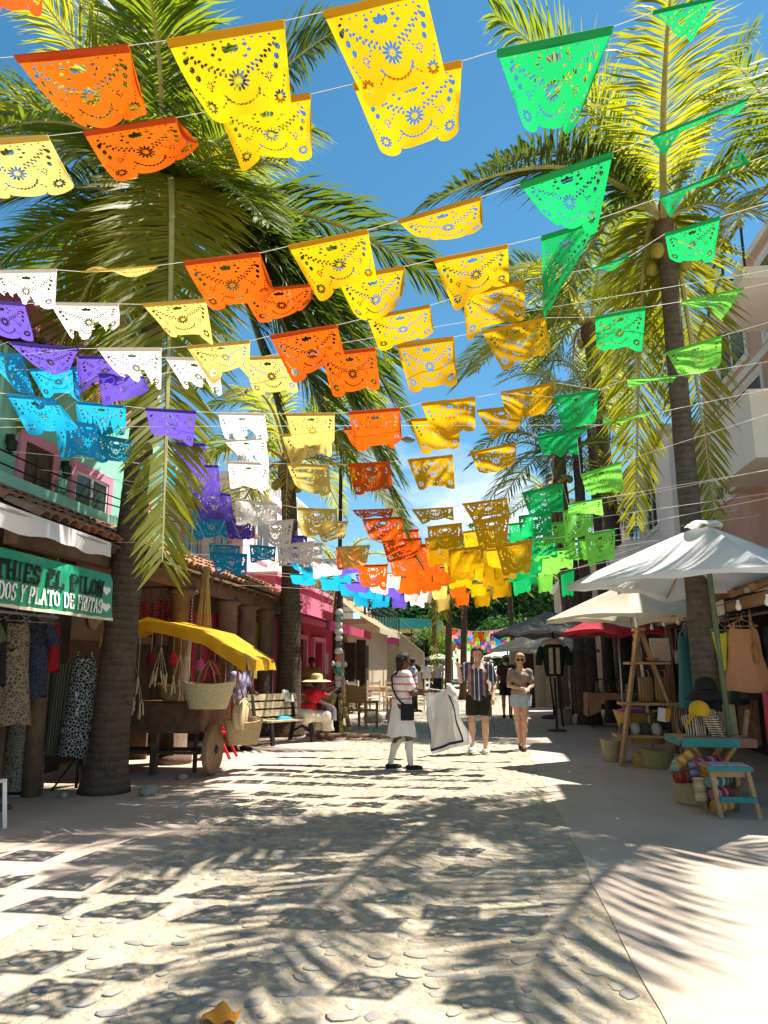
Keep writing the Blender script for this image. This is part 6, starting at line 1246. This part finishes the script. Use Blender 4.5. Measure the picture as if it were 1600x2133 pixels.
# the held garment: white cloth with navy edge, blown to the right
hw = Vector(t.location)+Matrix.Rotation(t.rotation_euler.z,3,'Z')@Vector((.16,.40,1.17))*.965
gt = thing('held_garment', 'large white garment with navy blue border held up by the seller', 'garment', hw-Vector((0,0,.95)))
def cl(u, v, o=0.):
    x = -.08+.09*v+(.35+.15*v)*u*(1-.06*v)+.012*math.sin(v*11+u*4); z = -.01-.86*v+.15*u*v+.06*u*(1-v)-.05*math.sin(PI*u)*(1-v); y = .02+.06*math.sin(u*9+v*2.5)*(.25+v)+.05*math.sin(v*6+u*4)+.02*math.sin(u*21+v*9)*v+.05*u*v+o
    return hw+Vector((x, y, z))
M_wlin = mat('white_linen', (.70,.67,.64), .9, .04, 8, .1, 40, trans=.15); M_navy = mat('navy_trim', (.02,.035,.12), .85)
part('front_panel', MB().grid(26, 26, lambda u, v: cl(u, v)), M_wlin, gt, True)
part('rear_panel', MB().grid(26, 26, lambda u, v: cl(u*1.05+.02, v*1.03, .06+.05*u)+Vector((.05*u*v+.02*u+.02*math.sin(v*9)*u, 0, -.02))), M_wlin, gt, True)
part('navy_border', MB().grid(40, 1, lambda u, v: cl(u, .955+.045*v, -.006)).grid(1, 40, lambda u, v: cl(.95+.05*u, v, -.006)).grid(1, 40, lambda u, v: cl(.0+.022*u, .25+.75*v, -.006)), M_navy, gt, True)
part('sleeve', MB().loft([[cl(.95,.05)+Vector((.14*q, .04+r_*math.cos(a), -.10*q*q+.02+r_*math.sin(a))) for a in [2*PI*k/16 for k in range(16)]] for q, r_ in ((0,.09),(.4,.10),(.8,.085),(1,.09))], True, False), M_wlin, gt, True)
part('hanger', MB().tube([cl(0,.02), hw+Vector((.0,0,.03)), hw+Vector((-.01,0,.10)), hw+Vector((.03,0,.13)), hw+Vector((.05,0,.10))], .006, 6).tube([hw+Vector((0,0,.03)), cl(.9,.04)], .006, 6), M_white2, gt)
# --- man in striped shirt
J = pose(shR=(.20,-.01,1.43), shL=(-.20,-.01,1.43), elR=(.30,.03,1.19), haR=(.33,.20,1.40), elL=(-.27,-.05,1.15), haL=(-.24,.10,.93), hiL=(-.10,0,.92), knL=(-.10,.06,.50), anL=(-.095,.04,.09), knR=(.12,.0,.50), anR=(.13,-.16,.10), fdL=(-.12,1,0), fdR=(.15,1,0))
t = person('man in open striped shirt and dark shorts walking towards the viewer', atg(1000,1569), (.02,-1), 1.035, J, SKF, .0115, 1.0)
M_strs = mat('vertical_striped_shirt', (.2,.2,.3), .85, stripes=('X', 4.1, [(.05,.06,.13),(.55,.58,.55),(.07,.075,.07),(.42,.18,.17),(.05,.06,.13),(.60,.60,.62)], [0,.24,.30,.50,.70,.93]))
shirt(t, J, M_strs, 1.12, .74, .86, .0115, 'striped_shirt', .003, 1.46, .012, .02)
part('collar', MB().grid(6, 3, lambda u, v: (-.035-.07*v-.02*u, .085+.06*(1-v)-.10*u*0-.055*u, 1.40+.075*u-.03*v)).grid(6, 3, lambda u, v: (.035+.07*v+.02*u, .085+.06*(1-v)-.055*u, 1.40+.075*u-.03*v)), mat('pale_collar', (.62,.60,.62), .85), t, True, local=True)
part('chest_opening', MB().add([(-.03,.150,1.455),(.03,.150,1.455),(.0,.158,1.33)], [(0,2,1)]), SKF, t, local=True)
shorts(t, J, mat('olive_black_shorts', (.022,.025,.014), .85, .15, 8), .72, 1.20, .96)
hair(t, J, M_hairb, [(J['hea']+[-.05,.03,.09], J['hea']+[.04,.045,.095], .045, .045, .015), (J['hea']+[.06,.0,.07], J['hea']+[.02,-.04,.10], .05, .05, .015)], None, .011, .008, .104)
eyes(t, J); shoes(t, J, mat('white_clog', (.72,.68,.62), .5), mat('white_clog_sole', (.66,.62,.55), .6), 'clog', 1.3)
part('phone', MB().box((.345,.235,1.50),(.02,.07,.13),.3), M_iron, t, local=True, bevel=.006)
# --- woman with sunglasses
J = pose(shR=(.165,-.01,1.40), shL=(-.165,-.01,1.40), elR=(.215,-.01,1.15), haR=(-.02,.17,1.10), elL=(-.215,.0,1.15), haL=(-.12,.20,1.08), hiL=(-.085,0,.92), hiR=(.085,0,.92), knL=(-.05,.07,.50), anL=(-.02,.08,.09), knR=(.07,.0,.50), anR=(.03,-.16,.11), hea=(-.01,.02,1.61), fdL=(.0,1,0), fdR=(0,1,0))
t = person('woman in sunglasses, patterned blouse and denim shorts walking beside the man', atg(1089,1562), (-.03,-1), .985, J, SKL, .0115, .88, 1.12)
shirt(t, J, mat('patterned_blouse', (.16,.15,.11), .85, .6, 13, col2=(.34,.25,.20)), 1.0, .62, 1.06, .0115, 'blouse', .003, 1.37, 0., .04)
blob('waist_wrap', [(J['wai']+[-.06,0,-.05], J['wai']+[.06,0,-.05], .11, .11), (J['pel']+[-.06,0,.06], J['pel']+[.06,0,.06], .115, .115)], mat('tan_wrap', (.36,.26,.17), .85), t, .0115, .03, lambda X, Y, Z: np.maximum(.97-Z, Z-1.08))
shorts(t, J, mat('light_denim', (.34,.42,.46), .9, .15, 14, .2, 60), .36, 1.16, 1.0)
hair(t, J, M_hairl, [(J['hea']+[0,-.10,.05], J['hea']+[0,-.115,.06], .045, .045, .015)], None, .011, .003, .097)
part('sunglasses', MB().lathe(J['hea']+[-.036,.088,.008], [(0,.006),(.026,.003),(.028,-.003),(0,-.004)], 12, 'Y').lathe(J['hea']+[.036,.088,.008], [(0,.006),(.026,.003),(.028,-.003),(0,-.004)], 12, 'Y').bar(J['hea']+[-.03,.09,.014], J['hea']+[.03,.09,.014], .006).bar(J['hea']+[-.066,.08,.012], J['hea']+[-.092,-.01,.012], .006).bar(J['hea']+[.066,.08,.012], J['hea']+[.092,-.01,.012], .006), M_black, t, local=True)
shoes(t, J, mat('brown_sandal', (.07,.04,.03), .6), mat('brown_sole', (.05,.03,.02), .7), 'sandal', 1.1)
# --- seated seller in straw hat
b0 = Vector((-3.60,15.08,0))
J = pose(pel=(0,0,.52), wai=(0,.05,.65), che=(0,.14,.86), nec=(0,.19,1.0), hea=(0,.25,1.14), shL=(-.18,.15,.96), shR=(.18,.15,.96), elL=(-.20,.42,.94), haL=(-.10,.66,1.02), elR=(.2,.40,.88), haR=(.10,.62,.98), hiL=(-.1,.02,.50), hiR=(.1,.02,.50), knL=(-.12,.42,.48), knR=(.12,.40,.48), anL=(-.10,.36,.09), anR=(.12,.42,.09))
t = person('seated seller in wide straw hat, red blouse and white skirt', b0, (.72,.70), 1.0, J, SKD, .014, 1.1)
o = blob('red_blouse', [(J['wai']+[-.06,0,0], J['wai']+[.06,0,0], .13, .13), (J['che']+[-.08,0,0], J['che']+[.08,0,0], .13, .13), (J['shL'], J['shR'], .075, .075), (J['shL'], J['shL']*.5+J['elL']*.5, .07, .075), (J['shR'], J['shR']*.5+J['elR']*.5, .07, .075)], mat('red_cotton', (.48,.015,.03), .85), t, .014, .03, None, .003, 24)
blob('white_skirt', [(J['pel']+[-.09,0,0], J['pel']+[.09,0,0], .14, .14), (J['hiL'], J['knL'], .12, .095), (J['hiR'], J['knR'], .12, .095), (J['knL'], J['anL']+[-.02,.02,.12], .10, .13), (J['knR'], J['anR']+[.02,.02,.12], .10, .13), (J['knL'], J['knR'], .09, .09)], mat('offwhite_cotton', (.70,.66,.52), .9), t, .014, .05, lambda X, Y, Z: .20-Z, .007, 30)
part('apron', MB().grid(12, 14, lambda u, v: (-.17+.34*u, .10+.50*min(1, v*1.6)+.03*math.sin(u*14)*v, .84-.18*min(1, v*1.6)-.62*max(0, v-.55)+.01)), mat('lilac_apron', (.58,.56,.66), .9, .12, 12), t, True, local=True)
part('straw_hat', MB().lathe(J['hea']+[0,-.01,.06], [(.30,-.03),(.22,.0),(.115,.01),(.115,.07),(.10,.12),(.05,.135),(0,.13)], 28, fn=lambda a, z: 1+.04*math.sin(2*a)), mat('hat_straw', (.62,.47,.24), .85, .15, 40, .6, 120), t, True, local=True)
hair(t, J, M_hair, (), None, .014)
# --- others, simpler
def passer(label, loc, face, s, sk, top, bottom, kind='shorts', hairm=None, h=.02, arms=None, f=1., long=.7):
    J = pose(knL=(-.10,.06,.50), anL=(-.10,.10,.09), anR=(.10,-.12,.10), knR=(.10,.0,.5), **(arms or {}))
    t = person(label, loc, face, s, J, sk, h, f)
    shirt(t, J, top, 1.22, .6, .92, h)
    if kind == 'skirt': skirt(t, bottom, (0,0), 1.0, .18, .16, .24, .85, 8, .06)
    elif kind == 'trousers': shorts(t, J, bottom, 1.0, 1.05, 1.0, h); [blob('trouser_leg', [(J['kn'+q], J['an'+q], .075, .065)], bottom, t, h, .02) for q in 'LR']
    else: shorts(t, J, bottom, long, 1.2, 1.0, h)
    hair(t, J, hairm or M_hair, (), None, h, .003, .105); shoes(t, J, M_black, M_black); return t
passer('woman in lilac blouse and long red skirt standing behind the cart', (-4.45,13.35,0), (.9,-.2), .93, SKD, mat('lilac_blouse', (.30,.26,.40), .85, .4, 15), mat('red_skirt', (.36,.015,.05), .85, .15, 8), 'skirt', None, .016, dict(elL=(-.22,.12,1.15), haL=(-.1,.3,1.1)))
passer('person in mustard shirt in the pink doorway', (-4.95,21.3,0), (.3,-1), .98, SKD, mat('mustard_shirt', (.38,.25,.07), .85), M_dark, 'trousers')
passer('person in white shirt standing left by the far leafy plant', (-2.55,33.5,0), (.2,1), 1.0, SKM, mat('white_tee', (.75,.74,.72), .85), M_black, 'trousers')
passer('person in grey shirt standing right by the far leafy plant', (-2.1,33.8,0), (-.3,1), 1.02, SKM, mat('grey_tee', (.30,.31,.32), .85), M_black, 'trousers')
passer('walker in dark plaid shirt seen between man and woman', (.62,22.5,0), (0,1), 1.02, SKL, mat('dark_plaid', (.10,.03,.04), .85, .7, 14, col2=(.03,.02,.03)), M_black, 'shorts', M_hairb)
passer('walker in blue shirt half hidden behind the man', (-.25,26,0), (.1,1), .97, SKM, mat('blue_tee', (.16,.24,.52), .85), mat('khaki', (.4,.33,.22), .85))
passer('shopper in purple top and white shorts at the far right', (3.15,30.5,0), (-.4,1), .98, SKM, mat('purple_tee', (.16,.06,.32), .85), mat('white_shorts', (.75,.73,.70), .85))
passer('shopper in blue overalls and white hat at the far right', (2.75,31.2,0), (.3,-1), .95, SKM, mat('white_tee', (.75,.74,.72)), mat('blue_denim', (.06,.14,.32), .85), 'trousers', mat('white_hat_cloth', (.72,.70,.66), .85))
passer('person in blue flowered shirt behind the striped-shirt seller', (-2.35,24.9,0), (1,.2), .98, SKM, mat('flowered_shirt', (.5,.55,.66), .85, .6, 18, col2=(.08,.14,.34)), M_black, 'trousers')
passer('dark-clothed walker far down the street', (-.6,36,0), (0,-1), 1.0, SKM, mat('charcoal_tee', (.05,.05,.06), .85), mat('khaki', (.4,.33,.22)))
passer('distant walker in white dress beside the far palms', (.2,44,0), (0,-1), .96, SKM, mat('white_tee', (.75,.74,.72)), mat('white_cotton', (.8,.76,.74)), 'skirt')
# ================================================================ small extras
single('paper_scrap', MB().grid(8, 6, lambda u, v: atg(460,2122)+Vector((-.075+.15*u, -.05+.10*v, .008+.05*math.sin(PI*u)*math.sin(PI*v)+.012*math.sin(u*9+v*5)))), mat('orange_scrap', (.62,.26,.03), .7, .2, 9, trans=.3), 'crumpled orange paper scrap lying on the cobbles at the bottom edge', 'paper scrap', None, True)
for k, (z, dz) in enumerate(((4.30,.22),(4.22,.30))):
    single('power_cable', MB().tube([(-5.75,3.6+9.6*i/16,z-dz*math.sin(PI*i/16)-.05*i/16) for i in range(17)], .012, 5), M_black, ['upper','lower'][k]+' black cable sagging along the teal house front', 'cable')
single('drain_pipe', MB().tube([(-5.95,8.1,3.95),(-5.95,8.1,5.5)], .03, 8), M_teal, 'thin drain pipe on the teal house wall', 'pipe')
r = random.Random(31)
stc = [('rust',(.34,.12,.05)),('plum',(.16,.04,.10)),('navy',(.04,.06,.16)),('cream',(.52,.45,.33)),('green',(.05,.16,.08)),('crimson',(.36,.02,.05)),('sky blue',(.12,.28,.42)),('ochre',(.42,.26,.05))]
for j, y in enumerate((12.6,15.6)):
    t = thing('display_bench', ['nearer','farther'][j]+' low wooden display bench under the arcade', 'bench', (-5.75,y,0)); part('top', MB().box((-5.75,y,.62),(.6,1.5,.04)), M_wood, t)
    for s in (-.65,.65): part('leg', MB().box((-5.75,y+s,.3),(.5,.06,.6)), M_wood, t)
    for k in range(4):
        cn_, cc = stc[j*4+k]; single('folded_blanket', MB().box((-5.72,y-.54+.36*k,.64+.07),(.42,.30,.14),.06*k), mat('blanket_'+cn_.replace(' ','_'), cc, .95, .2, 12, .4, 60), cn_+' folded blanket on a display bench in the arcade', 'blanket', 'blankets in the arcade', False, .03)
for k in range(6):
    y = 11.9+k*1.05; t = thing('sun_hat', ['first','second','third','fourth','fifth','sixth'][k]+' straw hat from the left on the shaded arcade wall', 'hat', (-6.56,y,2.2), 0, 'hats on the arcade wall')
    part('brim', MB().lathe((-6.56,y,2.3+.1*(k % 2)), [(.0,.02),(.12,.02),(.21,.0),(.215,.008),(.12,.035),(0,.035)], 20, 'X'), M_straw, t, True); part('crown', MB().lathe((-6.53,y,2.3+.1*(k % 2)), [(.12,0),(.11,.08),(.07,.11),(0,.115)], 18, 'X'), M_straw2, t, True)
bc_ = [('tan leather',(.28,.16,.08)),('striped red',(.32,.05,.05)),('olive',(.14,.15,.06)),('indigo',(.05,.06,.15)),('straw',(.40,.30,.16)),('rust',(.32,.14,.06)),('grey',(.20,.20,.19)),('pink',(.42,.16,.18))]
for k in range(8):
    cn_, cc = bc_[k]; x, y, z = 3.32+.05*(k % 3), 9.9+k*.62, 1.52+.12*(k % 3); t = thing('shoulder_bag', cn_+' shoulder bag hanging under the right lean-to', 'bag', (x,y,z), 0, 'bags under the lean-to')
    part('body', MB().loft([[Vector((x+.05*math.cos(a)*q, y+w*math.sin(a), z+h)) for a in [2*PI*i/18 for i in range(18)]] for w, h, q in ((.10,0,.7),(.13,.03,1),(.125,.2,1),(.11,.24,.6))], True, True), mat('bag_'+cn_.replace(' ','_'), cc, .85, .25, 14, .3, 50), t, True)
    part('strap', MB().tube([(x,y-.11,z+.2),(x,y-.06,z+.45),(x,y,2.18),(x,y+.06,z+.45),(x,y+.11,z+.2)], .008, 5), mat('leather', (.3,.16,.08)), t)
pw = thing('price_sign', 'small hand-lettered cream card pinned on the front beam of the right lean-to', 'sign', (3.19,10.6,2.2)); part('card', MB().box((3.185,10.6,2.26),(.012,.34,.2)), mat('banner_cream', (.7,.6,.45)), pw)
for k, (x, y, z) in enumerate(((-5.05,10.12,1.36),(-4.68,10.14,1.5),(-4.36,10.16,1.5),(-3.98,10.2,1.42),(-3.8,10.3,1.36))):
    t = thing('cloth_pouch', ['leftmost red','maroon','bright red','pink','rightmost crimson'][k]+' cloth pouch hanging under the cart canopy', 'pouch', (x,y,z), 0, 'pouches on the cart')
    part('bag', MB().lathe((x,y,z), [(0,0),(.05,.01),(.065,.06),(.05,.13),(.02,.16),(.03,.18)], 12, fn=lambda a, q: 1+.08*math.sin(5*a)), mat('pouch_%d' % k, [(.40,.02,.02),(.16,.01,.03),(.50,.02,.03),(.50,.10,.18),(.34,.01,.05)][k], .85, .3, 14), t, True)
    part('cord', MB().tube([(x,y,z+.17),(x,y,1.95)], .004, 4), M_rope, t)
for k, (y0, y1, c, nm) in enumerate(((38.3,41.5,(.03,.12,.07),'dark green'),(42,46,(.22,.03,.04),'maroon'))):
    t = thing('shop_awning', nm+' shop awning in the distance on the left', 'awning', (-4.4,y0,0)); m_ = mat('far_awning_%d' % k, c, .85, .12, 3, trans=.1)
    part('canopy', MB().grid(8, 4, lambda u, v: (-4.85+2.1*v, y0+(y1-y0)*u, 3.3-.8*v-.05*math.sin(PI*v))), m_, t, True); part('valance', MB().grid(24, 1, lambda u, v: (-2.75, y0+(y1-y0)*u, 2.5-.22*v-.04*abs(math.sin(u*20))*v)), m_, t, True)
    part('post', MB().tube([(-2.8,y0+.05,0),(-2.8,y0+.05,2.5)], .03, 6), M_iron, t)
